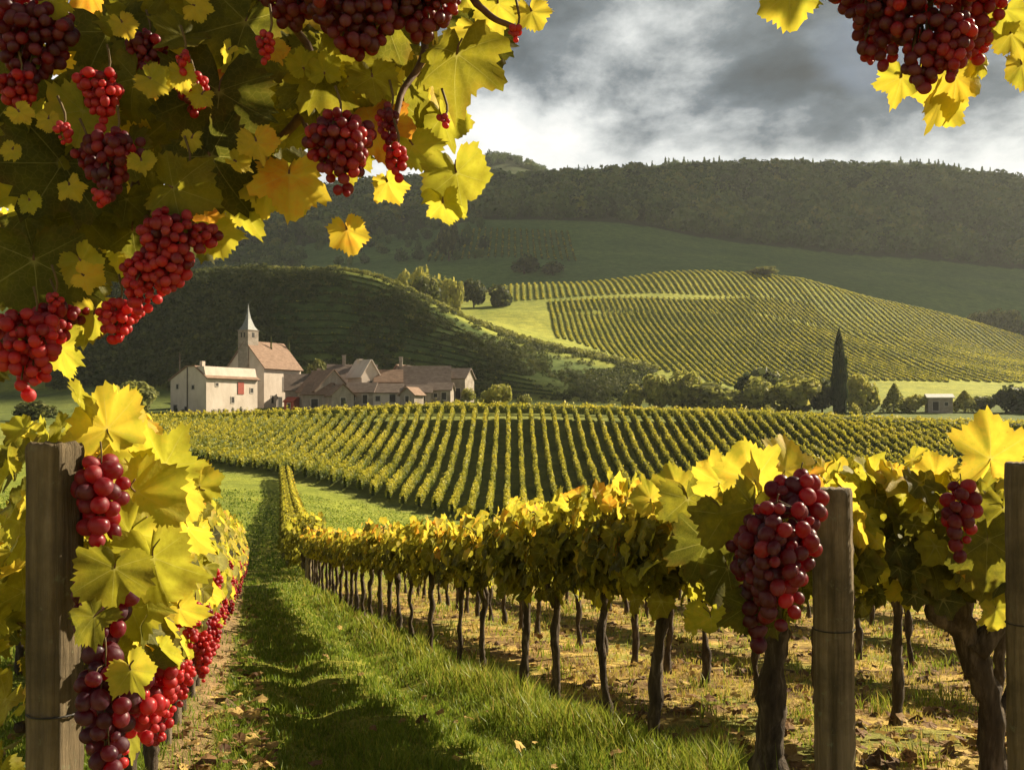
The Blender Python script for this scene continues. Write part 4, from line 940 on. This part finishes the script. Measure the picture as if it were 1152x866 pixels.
# ---- hanging bunches and bright leaves of the nearest vines: belong to vines next to the posts
def face_leaf(px, py, size, d, roll, tone, tilt=.35, seed=0):
    """a leaf facing the viewer: centre, diameter in px, roll = direction of the tip (0 down, 90 towards +x)"""
    r = np.random.default_rng(seed + int(px * 7 + py * 13))
    s = size / FPX * d / 1.5
    t = np.array([math.sin(R(roll)), .25 * r.normal(), -math.cos(R(roll))]); n_ = np.array([tilt * r.normal(), -1, tilt * r.normal() + .15])
    c = np.array(P(px, py, d)); t = t / np.linalg.norm(t)
    return c - t * s * .22, t, n_, s, tone
def leaf_group(name, specs, parent, petiole=True, tmpl=None):
    A = [face_leaf(*s) for s in specs]
    pos = np.array([a[0] for a in A]); o3 = np.array(parent.location) if parent else 0
    rz = parent.rotation_euler.z if parent else 0; c, s_ = math.cos(-rz), math.sin(-rz); M = np.array([[c, -s_, 0], [s_, c, 0], [0, 0, 1]])
    loc = (pos - o3) @ M.T; tip = np.array([a[1] for a in A]) @ M.T; nr = np.array([a[2] for a in A]) @ M.T
    sc = np.array([a[3] for a in A]); tn = np.array([a[4] for a in A])
    G = [tube(smooth_path([p, p - t * s * .14 + np.array([0, .04 * s, .03 * s]), p - t * s * .26 + np.array([.03 * s, .22 * s, .10 * s])], 7), np.linspace(.0014, .0012, 7), 5) for p, t, s in zip(loc, norm(tip), sc)]
    return leaves_obj(name, loc, tip, norm(nr), sc, tn, tmpl or LEAF_HI, parent, stems=G if petiole else None)
def local(parent, p):
    o3 = np.array(parent.location); rz = parent.rotation_euler.z; c, s_ = math.cos(-rz), math.sin(-rz)
    return tuple((np.array(p) - o3) @ np.array([[c, -s_, 0], [s_, c, 0], [0, 0, 1]]).T)
def bunch_px(parent, px, py_top, wpx, hpx, rpx, d, tone, seed, res=(16, 11), tilt=(0, 0), label=None):
    f = d / FPX
    return bunch(parent, local(parent, P(px, py_top, d)), wpx * f, hpx * f, rpx * f, tone, seed, res, tilt=tilt, label=label, top=.03)
gl = next(o for o in COL.objects if o.get('label', '').startswith('golden vine with hanging'))
gr = next(o for o in COL.objects if o.get('label', '').startswith('thick trunked vine'))
leaf_group('outer_foliage', [(120, 470, 92, 1.52, 190, .70, .2), (190, 515, 78, 1.62, 140, .62, .4), (165, 560, 95, 1.55, 60, .64), (205, 560, 60, 1.7, 20, .7), (140, 610, 85, 1.5, -30, .60), (175, 640, 95, 1.46, 10, .50), (128, 650, 84, 1.33, -10, .40), (100, 700, 60, 1.33, -40, .30), (150, 760, 50, 1.34, 30, .62), (150, 690, 70, 1.5, 30, .56), (110, 525, 60, 1.62, 150, .72), (160, 505, 60, 1.66, 170, .66), (215, 600, 60, 1.8, 30, .72), (180, 590, 70, 1.66, 0, .68), (225, 540, 48, 1.9, 170, .66), (90, 560, 60, 1.6, -60, .6), (185, 735, 48, 1.55, 30, .62), (205, 690, 52, 1.75, 20, .68), (175, 700, 60, 1.6, 10, .62), (140, 740, 55, 1.5, 40, .45)], gl)
bunch_px(gl, 113, 520, 64, 118, 10.5, 1.45, .55, 71, label='red bunch with lit berries beside the squared post')
bunch_px(gl, 112, 640, 70, 120, 11, 1.40, .06, 72, label='dark purple bunch')
bunch_px(gl, 118, 740, 78, 150, 11, 1.38, .05, 73, label='dark purple bunch')
bunch_px(gl, 165, 780, 42, 50, 9, 1.42, .8, 74, label='small bright red bunch')
leaf_group('outer_foliage', [(845, 530, 72, 2.55, 200, .72), (885, 520, 62, 2.6, 165, .74), (808, 535, 55, 2.7, 190, .70), (820, 590, 80, 2.5, 20, .38), (790, 620, 85, 2.6, -20, .20), (845, 580, 70, 2.45, -20, .42), (800, 700, 55, 2.6, 10, .6), (780, 700, 34, 2.7, 0, .62), (820, 650, 80, 2.5, 10, .24), (775, 570, 64, 2.8, 10, .34), (760, 545, 46, 2.9, 190, .68), (730, 555, 42, 3.1, 200, .7), (840, 690, 60, 2.4, 0, .2)], gr)
bunch_px(gr, 903, 534, 58, 110, 9.3, 2.42, .30, 81, label='dusky red bunch hanging from the post top')
bunch_px(gr, 876, 570, 100, 142, 9.3, 2.33, .24, 82, label='big dusky red bunch')
bunch_px(gr, 853, 600, 66, 130, 10, 2.42, .12, 83, label='shadowed purple bunch behind the big one')
gn = next(o for o in COL.objects if o.get('label', '').startswith('old gnarled vine'))
leaf_group('outer_foliage', [(1115, 505, 80, 2.75, 185, .74, .2), (1050, 530, 50, 3.0, 200, .74), (1000, 545, 45, 3.1, 190, .72), (975, 555, 42, 3.2, 170, .68), (1030, 560, 40, 3.1, 20, .7), (1100, 560, 50, 2.9, 170, .72), (1075, 545, 40, 3.0, 200, .7), (1015, 590, 60, 3.0, 30, .34), (985, 610, 60, 3.1, -20, .3), (1110, 620, 90, 2.8, 0, .3), (1050, 640, 70, 2.95, 20, .24), (1020, 665, 45, 3.1, 10, .6), (1120, 690, 45, 3.0, 0, .64), (1130, 580, 60, 2.85, 10, .4)], gn)

bunch_px(gn, 1080, 545, 46, 82, 8.5, 2.72, .40, 84, label='small dark red bunch in the shade')

# ------------------------------------------------------------------ the overhanging vine
def overhanging():
    root = empty('overhanging_grapevine', (-1.75, 1.0, Hs(-1.75, 1.0)), 'old vine arching overhead with yellow leaves and hanging red grape bunches', 'grapevine')
    o3 = np.array(root.location)
    r = np.random.default_rng(21)
    main = np.array([(-1.75, 1.0, o3[2] - .1), (-1.72, 1.02, -.4), (-1.6, 1.1, .2), (-1.25, 1.25, .62), (-.7, 1.3, .74), (-.1, 1.25, .72), (.4, 1.2, .66), (.8, 1.1, .62), (1.2, 1.05, .62)]) - o3
    G = [tube(smooth_path(main, 60), np.interp(np.linspace(0, 1, 60), [0, .3, 1], [.05, .03, .009]), 9, .07, 2)]
    build('trunk', G, M_BARK, root, smooth=True)
    # canes dropping into view
    canes = []
    for pts in [[(-.95, 1.3, .72), P(120, 60, 1.25), P(150, 200, 1.2), P(190, 260, 1.15)], [(-.6, 1.3, .74), P(330, 30, 1.22), P(340, 130, 1.18), P(375, 180, 1.12)], [(-1.2, 1.2, .62), P(20, 120, 1.2), P(40, 280, 1.15), P(30, 390, 1.1)], [(-.3, 1.27, .73), P(470, 20, 1.2), P(450, 110, 1.15), P(440, 160, 1.12)], [(-.1, 1.25, .72), P(520, -30, 1.15), P(548, 15, 1.12), P(585, 33, 1.1)], [P(150, 200, 1.2), P(175, 290, 1.15), P(140, 350, 1.12), P(110, 380, 1.12)], [P(340, 130, 1.18), P(300, 170, 1.2), P(240, 210, 1.15)], [(.55, 1.15, .65), P(1020, -60, 1.1), P(1035, 10, 1.05), P(1060, 40, 1.04)], [(.75, 1.1, .62), P(1130, -40, 1.1), P(1125, 20, 1.06)], [(.3, 1.2, .67), P(880, -50, 1.1), P(885, -8, 1.08)]]:
        build('cane', [tube(smooth_path(np.array(pts) - o3, 22), np.linspace(.006, .0028, 22), 7, .05, 3)], M_CANE, root, smooth=True)
    # edge leaves as they hang in view, small yellow ones painting sun spots (px, py, size, distance, roll, tone, tilt)
    E = [(392, 265, 44, 1.08, 15, .78, .25), (515, 205, 74, 1.1, 10, .56, .3), (512, 75, 104, 1.12, -8, .44, .25), (500, 235, 44, 1.1, 10, .62, .3), (438, 210, 40, 1.1, 20, .74), (470, 170, 60, 1.15, 40, .64), (420, 95, 60, 1.1, 10, .5), (325, 205, 78, 1.08, 5, .82, .2), (300, 215, 56, 1.12, -20, .66), (275, 235, 66, 1.15, 20, .60), (245, 268, 52, 1.1, 25, .58), (205, 215, 78, 1.05, 70, .42, .5), (365, 75, 40, 1.1, 180, .66), (395, 78, 46, 1.12, 160, .72), (340, 70, 40, 1.1, 190, .62), (600, 18, 42, 1.1, 20, .70), (560, 12, 50, 1.15, 0, .66), (540, 42, 60, 1.2, 20, .64), (95, 300, 46, 1.1, 30, .66), (105, 360, 44, 1.1, -10, .64), (70, 400, 58, 1.12, 5, .58), (45, 365, 60, 1.15, -20, .3), (100, 335, 60, 1.18, 40, .3), (150, 270, 70, 1.2, 0, .3), (245, 120, 130, 1.15, 0, .16, .3), (245, 190, 110, 1.12, 30, .10, .3), (60, 200, 140, 1.12, -20, .10, .3), (40, 310, 120, 1.1, 10, .22, .35), (130, 50, 110, 1.2, 30, .20), (270, 40, 120, 1.2, -20, .24), (440, 40, 70, 1.2, 20, .3), (345, 110, 60, 1.15, 20, .3), (415, 140, 70, 1.18, -10, .36), (455, 130, 80, 1.2, 0, .34), (200, 140, 90, 1.2, 20, .26), (180, 10, 60, 1.2, 0, .4), (100, 250, 80, 1.18, 40, .24), (170, 230, 60, 1.2, -30, .30), (20, 130, 110, 1.2, 20, .18), (300, 150, 60, 1.2, 40, .4), (395, 180, 60, 1.2, 10, .46), (20, 250, 70, 1.15, -40, .2), (500, 140, 60, 1.2, 20, .56), (360, 150, 70, 1.22, 0, .5), (330, 230, 40, 1.1, -10, .72), (25, 130, 30, 1.05, 40, .76), (55, 138, 26, 1.05, 10, .78), (12, 172, 26, 1.05, -30, .74), (80, 212, 30, 1.04, 30, .72), (175, 92, 40, 1.06, 60, .74), (205, 88, 34, 1.06, 10, .76), (225, 110, 28, 1.07, -20, .74), (290, 165, 44, 1.05, 20, .78), (270, 185, 30, 1.05, 60, .74), (60, 5, 34, 1.1, 10, .62), (225, 8, 36, 1.1, 80, .7), (100, 312, 34, 1.04, 70, .78), (35, 230, 28, 1.05, 20, .6), (140, 30, 30, 1.1, 30, .7), (255, 60, 26, 1.08, -40, .74), (310, 60, 28, 1.08, 30, .82), (160, 185, 30, 1.04, 20, .72), (215, 160, 26, 1.06, -10, .7)]
    leaf_group('foliage', E, root)
    E2 = [(888, 2, 66, 1.08, 5, .66, .25), (1075, 98, 76, 1.1, 10, .70, .2), (1055, 120, 58, 1.12, -20, .72, .25), (1012, 95, 50, 1.12, -10, .64, .3), (1140, 45, 52, 1.06, 20, .72), (1128, 18, 50, 1.05, -20, .66), (1150, 80, 46, 1.08, 10, .7), (1104, 68, 34, 1.1, 100, .66)]
    leaf_group('foliage', E2, root)
    # filling leaves behind, in several layers
    poly = [(-60, -60), (560, -60), (556, 60), (520, 110), (490, 150), (440, 150), (415, 150), (340, 170), (300, 205), (255, 225), (215, 260), (150, 300), (105, 350), (60, 385), (-60, 430)]
    def inside(x, y):
        c = False; j = len(poly) - 1
        for i in range(len(poly)):
            xi, yi = poly[i]; xj, yj = poly[j]
            if (yi > y) != (yj > y) and x < (xj - xi) * (y - yi) / (yj - yi) + xi: c = not c
            j = i
        return c
    pos, tn, sc = [], [], []
    while len(pos) < 270:
        x, y = r.uniform(-60, 560), r.uniform(-60, 430)
        if not inside(x, y): continue
        d = r.uniform(1.12, 1.75); pos.append(P(x, y, d)); sc.append(r.uniform(.026, .066))
        q = r.uniform(); tn.append(r.uniform(.62, .8) if q < .28 else r.uniform(.82, .92) if q < .36 else r.uniform(.12, .48))  # dark tones paint inner shade, yellow and orange ones glints of sun
    for _ in range(120):                                               # the canopy going on above and beyond the frame, added to cast dappled shade
        x = r.uniform(-1.5, 1.5); y = r.uniform(1.0, 3.0); zmin = (EYE + 40) / FPX * y + .02
        if x > .45 and y < 1.25 and r.uniform() < .7: continue
        if x > .0 and r.uniform() < .45: continue
        pos.append((x, y, zmin + r.uniform(0, .45))); sc.append(r.uniform(.05, .085)); tn.append(r.uniform(.1, .6))
    pos = np.array(pos) - o3; n = len(pos)
    nr = np.stack([.5 * r.normal(size=n), -1 + .5 * r.normal(size=n), .3 + .5 * r.normal(size=n)], 1)
    tip = np.stack([.6 * r.normal(size=n), -.2 + .3 * r.normal(size=n), -1 + .4 * r.normal(size=n)], 1)
    leaves_obj('foliage', pos, norm(tip), norm(nr), np.array(sc), np.array(tn), LEAF_HI, root)
    B = [(70, 140, 22, 26, 6, 1.04, .9), (115, 215, 26, 20, 6.5, 1.04, .9), (95, 165, 30, 34, 7, 1.07, .3), (60, 330, 22, 24, 6, 1.05, .85), (205, 60, 20, 26, 6, 1.06, .8), (210, 185, 22, 26, 6, 1.06, .8), (48, 5, 100, 95, 10, 1.12, .10), (118, 82, 46, 62, 8, 1.08, .8), (128, 150, 62, 78, 9, 1.06, .22), (165, 40, 50, 50, 8, 1.14, .3), (196, 240, 78, 92, 8.5, 1.05, .5), (166, 290, 60, 66, 7.5, 1.05, .85), (132, 340, 50, 46, 7, 1.07, .85), (36, 355, 84, 90, 10, 1.04, .75), (60, 345, 60, 40, 9, 1.08, .4), (380, 130, 78, 92, 9, 1.04, .34), (445, 165, 28, 40, 7, 1.08, .7), (438, 120, 24, 60, 6.5, 1.1, .3), (395, -30, 130, 95, 10, 1.06, .08), (480, -40, 110, 85, 10, 1.08, .10), (330, -45, 90, 80, 10, 1.1, .10), (300, 38, 24, 32, 6, 1.05, .9), (580, 30, 18, 18, 5.5, 1.09, .8), (500, 130, 14, 12, 5, 1.08, .85), (215, 90, 40, 40, 7, 1.12, .5), (20, 85, 50, 40, 8, 1.1, .5),
         (1000, -40, 105, 120, 9.5, 1.05, .20), (1050, -45, 110, 150, 9.5, 1.03, .28), (1095, -30, 80, 100, 9, 1.06, .5), (1078, 20, 50, 70, 9, 1.01, .45)]
    for i, (px, py, w, h, rb, d, t) in enumerate(B):  # light put into berry tone: bright red where sunlit, dark where shaded
        bunch_px(root, px, py, w, h, rb * .76, d, min(1, t + .18), 700 + i, (16, 11), (r.uniform(-.1, .1), r.uniform(-.2, .2)), label=None)
overhanging()

# ------------------------------------------------------------------ grass
def grass():
    n = 400000
    d = np.exp(rng.uniform(np.log(2.6), np.log(75), n)); u = rng.uniform(-.56, .56, n); x = u * d
    fr = (x - row_left(d)) / (row_right(d) - row_left(d))
    cl = (np.sin(x * 5.2 + 2 * np.sin(d * 3.1)) * np.sin(d * 4.3 + 1.7 * np.sin(x * 4.1)) + np.sin(x * 13 + d * 7) * .4) * .5 + .5
    p = np.where(fr < 0, .9, 1.0); p = np.where((fr > .0) & (fr < .10), .15, p); p = np.where(fr > 1.12, .42 * np.clip(cl * 1.6, .1, 1), p)
    p = np.where(d > 24, np.where((d < np.interp(x, [-42, -29, -21, -13, -5, 2, 60], [94, 90, 84, 78, 70, 67, 67])) & (x < 2), .9, .0), p)
    keep = rng.uniform(0, 1, n) < p * (.55 + .45 * cl); x, d, fr, cl = x[keep], d[keep], fr[keep], cl[keep]; n = len(x)
    edge = np.exp(-((fr - .93) / .11)**2) * (d < 24)
    h = .020 + .022 * cl + .055 * edge * (.5 + cl)
    c2 = np.sin(x * 7.7 + 3 * np.sin(d * 2.2)) * np.sin(d * 6.1 + 2 * np.sin(x * 3.3)); weed = (c2 > .62) * ((fr > 1.1) * 1.3 + (fr < .9) * .55); h = h * (1 + weed)
    h = h * rng.uniform(.55, 1.5, n) * np.interp(d, [3, 25, 75], [1, 1.3, 2.0]); w = np.maximum(.0015, d * .0006) * rng.uniform(.7, 1.4, n)
    z = H(x, d)
    nearm = np.clip((19 - d) / 4, 0, 1)
    z = z - nearm * .05 * (np.exp(-((fr - .36) / .07)**2) + np.exp(-((fr - .74) / .07)**2)) + nearm * .04 * (np.exp(-((fr - 1) / .1)**2) + np.exp(-(fr / .1)**2))
    a = rng.uniform(0, 6.283, n); b = rng.uniform(0, 6.283, n); ln = rng.uniform(.1, .75, n) * h
    cx, cy = np.cos(a) * w, np.sin(a) * w; lx, ly = np.cos(b) * ln, np.sin(b) * ln
    base = np.stack([x, d, z - .004], 1)
    V = np.stack([base + np.stack([-cx, -cy, 0*x], 1), base + np.stack([cx, cy, 0*x], 1), base + np.stack([cx*.7 + lx*.35, cy*.7 + ly*.35, h*.6], 1), base + np.stack([-cx*.7 + lx*.35, -cy*.7 + ly*.35, h*.6], 1), base + np.stack([lx, ly, h], 1)], 1).reshape(-1, 3)
    i = np.arange(n)[:, None] * 5
    Q = i + np.array([[0, 1, 2, 3]]); T = i + np.array([[3, 2, 4]])
    tone = np.clip(.26 + .12 * rng.normal(size=n) + .10 * (cl - .5) + .22 * edge + .48 * np.clip((fr - 1.05) / .15, 0, 1) * np.clip((24 - d) / 5, 0, 1) + (rng.uniform(0, 1, n) < .07) * .35 - .02 - .30 * (weed > 1), 0, 1)
    o = build('grass', [(V, [Q, T])], M_GRASS, attrs={'tone': np.repeat(tone, 5)})
    tag(o, 'green and straw coloured grass of the path and among the vines', 'grass', kind='stuff')
    # fallen leaves
    m = 9000; d = np.exp(rng.uniform(np.log(2.6), np.log(16), m)); x = rng.uniform(-.56, .56, m) * d
    fr = (x - row_left(d)) / (row_right(d) - row_left(d))
    p = np.where((fr > .0) & (fr < .22), 1., np.where(fr > 1.05, .55, .03)); k = rng.uniform(0, 1, m) < p; x, d = x[k], d[k]; m = len(x)
    pos = np.stack([x, d, H(x, d) + .02 + rng.uniform(0, .03, m)], 1)
    nr = np.stack([.4 * rng.normal(size=m), .4 * rng.normal(size=m), np.ones(m)], 1)
    V, F, I, ve = scatter(LEAF_LO, pos, frames(rng.normal(size=(m, 3)) * np.array([1, 1, .2]), norm(nr)), rng.uniform(.014, .04, m))
    o = build('fallen_leaves', [(V, F)], M_LITTER, attrs={'tone': np.clip(.5 + .25 * rng.normal(size=m), 0, 1)[I], 'vein': ve})
    tag(o, 'dry brown and ochre leaves fallen under the vine rows', 'leaves', kind='stuff')
M_SOIL = rough_mat('dry_clod', [(.3, (.07, .042, .024)), (.7, (.21, .135, .075))], 30, (1, 1, 1), .95, .8, .01)
def clods():
    m = 1500; d = np.exp(rng.uniform(np.log(2.6), np.log(14), m)); x = rng.uniform(-.56, .58, m) * d
    fr = (x - row_left(d)) / (row_right(d) - row_left(d)); k = ((fr > 1.08) & (np.sin(x * 3.1 + 2 * np.sin(d * 2.3)) * np.sin(d * 3.7 + 1.5 * np.sin(x * 2.9)) > -.1)) | ((fr > .0) & (fr < .12)); x, d = x[k], d[k]; m = len(x)
    T = []
    for q in range(5):
        V, F, ve = sphere(9, 6); V = V * (1 + .28 * np.random.default_rng(q).normal(size=(len(V), 1))) * np.array([1.2, 1, .6]); T.append((V, F, ve))
    V, F, I, ve = scatter(T, np.stack([x, d, H(x, d) + .004], 1), frames(rng.normal(size=(m, 3)) * np.array([1, 1, .1]), np.tile([0, 0, 1.], (m, 1))), rng.uniform(.008, .034, m) * np.where(rng.uniform(0, 1, m) < .08, 1.8, 1))
    o = build('soil_clods', [(V, F)], M_SOIL); tag(o, 'dry brown clods and stones scattered under the vines', 'soil', kind='stuff')
clods()
M_LITTER = leaf_mat('dry_leaf', [(0, (.09, .045, .022)), (.4, (.20, .11, .045)), (.7, (.36, .24, .08)), (1, (.50, .36, .10))], .2, .8, False, 30, .1)
grass()

# ------------------------------------------------------------------ unseen clouds shaped to shade the far ridge and the hill behind the village
def clouds():
    m, t, out = new_mat('shading_cloud')
    p = nd(t, 'ShaderNodeBsdfDiffuse'); p.inputs[0].default_value = (.7, .7, .72, 1); lk(t, p.outputs[0], out.inputs[0])
    r = np.random.default_rng(5); G = []
    sv = np.array(SV)
    sx, sf, _ = sphere(20, 12)
    def lump(x, y, z, rx, ry, h=1150):
        k = (h - z) / sv[2]; c = np.array([x, y, z]) + sv * k
        ph = r.uniform(0, 6, 3)
        q = sx * (1 + .16 * np.sin(5 * sx[:, :1] + ph[0]) * np.sin(4 * sx[:, 1:2] + ph[1]) + .1 * np.sin(9 * sx[:, 2:] + ph[2]))
        G.append((q * np.array([rx, ry, min(rx, ry) * .45]) + c, sf))
    for x in np.arange(-900, 1300, 150):                                # over the far ridge and its meadow
        for y in np.arange(560, 1260, 130):
            if y > 830: continue
            lump(x + r.uniform(-30, 30), y + r.uniform(-25, 25), 60 + max(0, (y - 560)) * .28, 125, 105)
    for px, d, rx, ry in [(120, 235, 34, 26), (230, 240, 34, 27), (340, 240, 32, 27), (430, 238, 26, 24), (500, 232, 20, 20), (560, 226, 16, 17), (620, 220, 13, 13), (675, 214, 10, 9), (20, 235, 34, 26)]:
        x = (px - 576) / FPX * d; lump(x, d - 7, Hs(x, d), rx, ry, 900)
    o = build('clouds', G, m, smooth=True); tag(o, 'grey cloud bank overhead', 'clouds', kind='stuff')
clouds()
def haze():
    m, t, out = new_mat('valley_haze')
    v = nd(t, 'ShaderNodeVolumePrincipled'); v.inputs['Color'].default_value = (.93, .97, .93, 1); v.inputs['Density'].default_value = HAZE; v.inputs['Anisotropy'].default_value = .35
    lk(t, v.outputs[0], out.inputs['Volume'])
    V, F = box(-9300, 9300, -9300, 9300, float(-12), 330.)
    o = build('haze', [(V, np.array(F))], m); tag(o, 'thin pale evening haze filling the valley', 'haze', kind='stuff')
if HAZE > 0: haze()
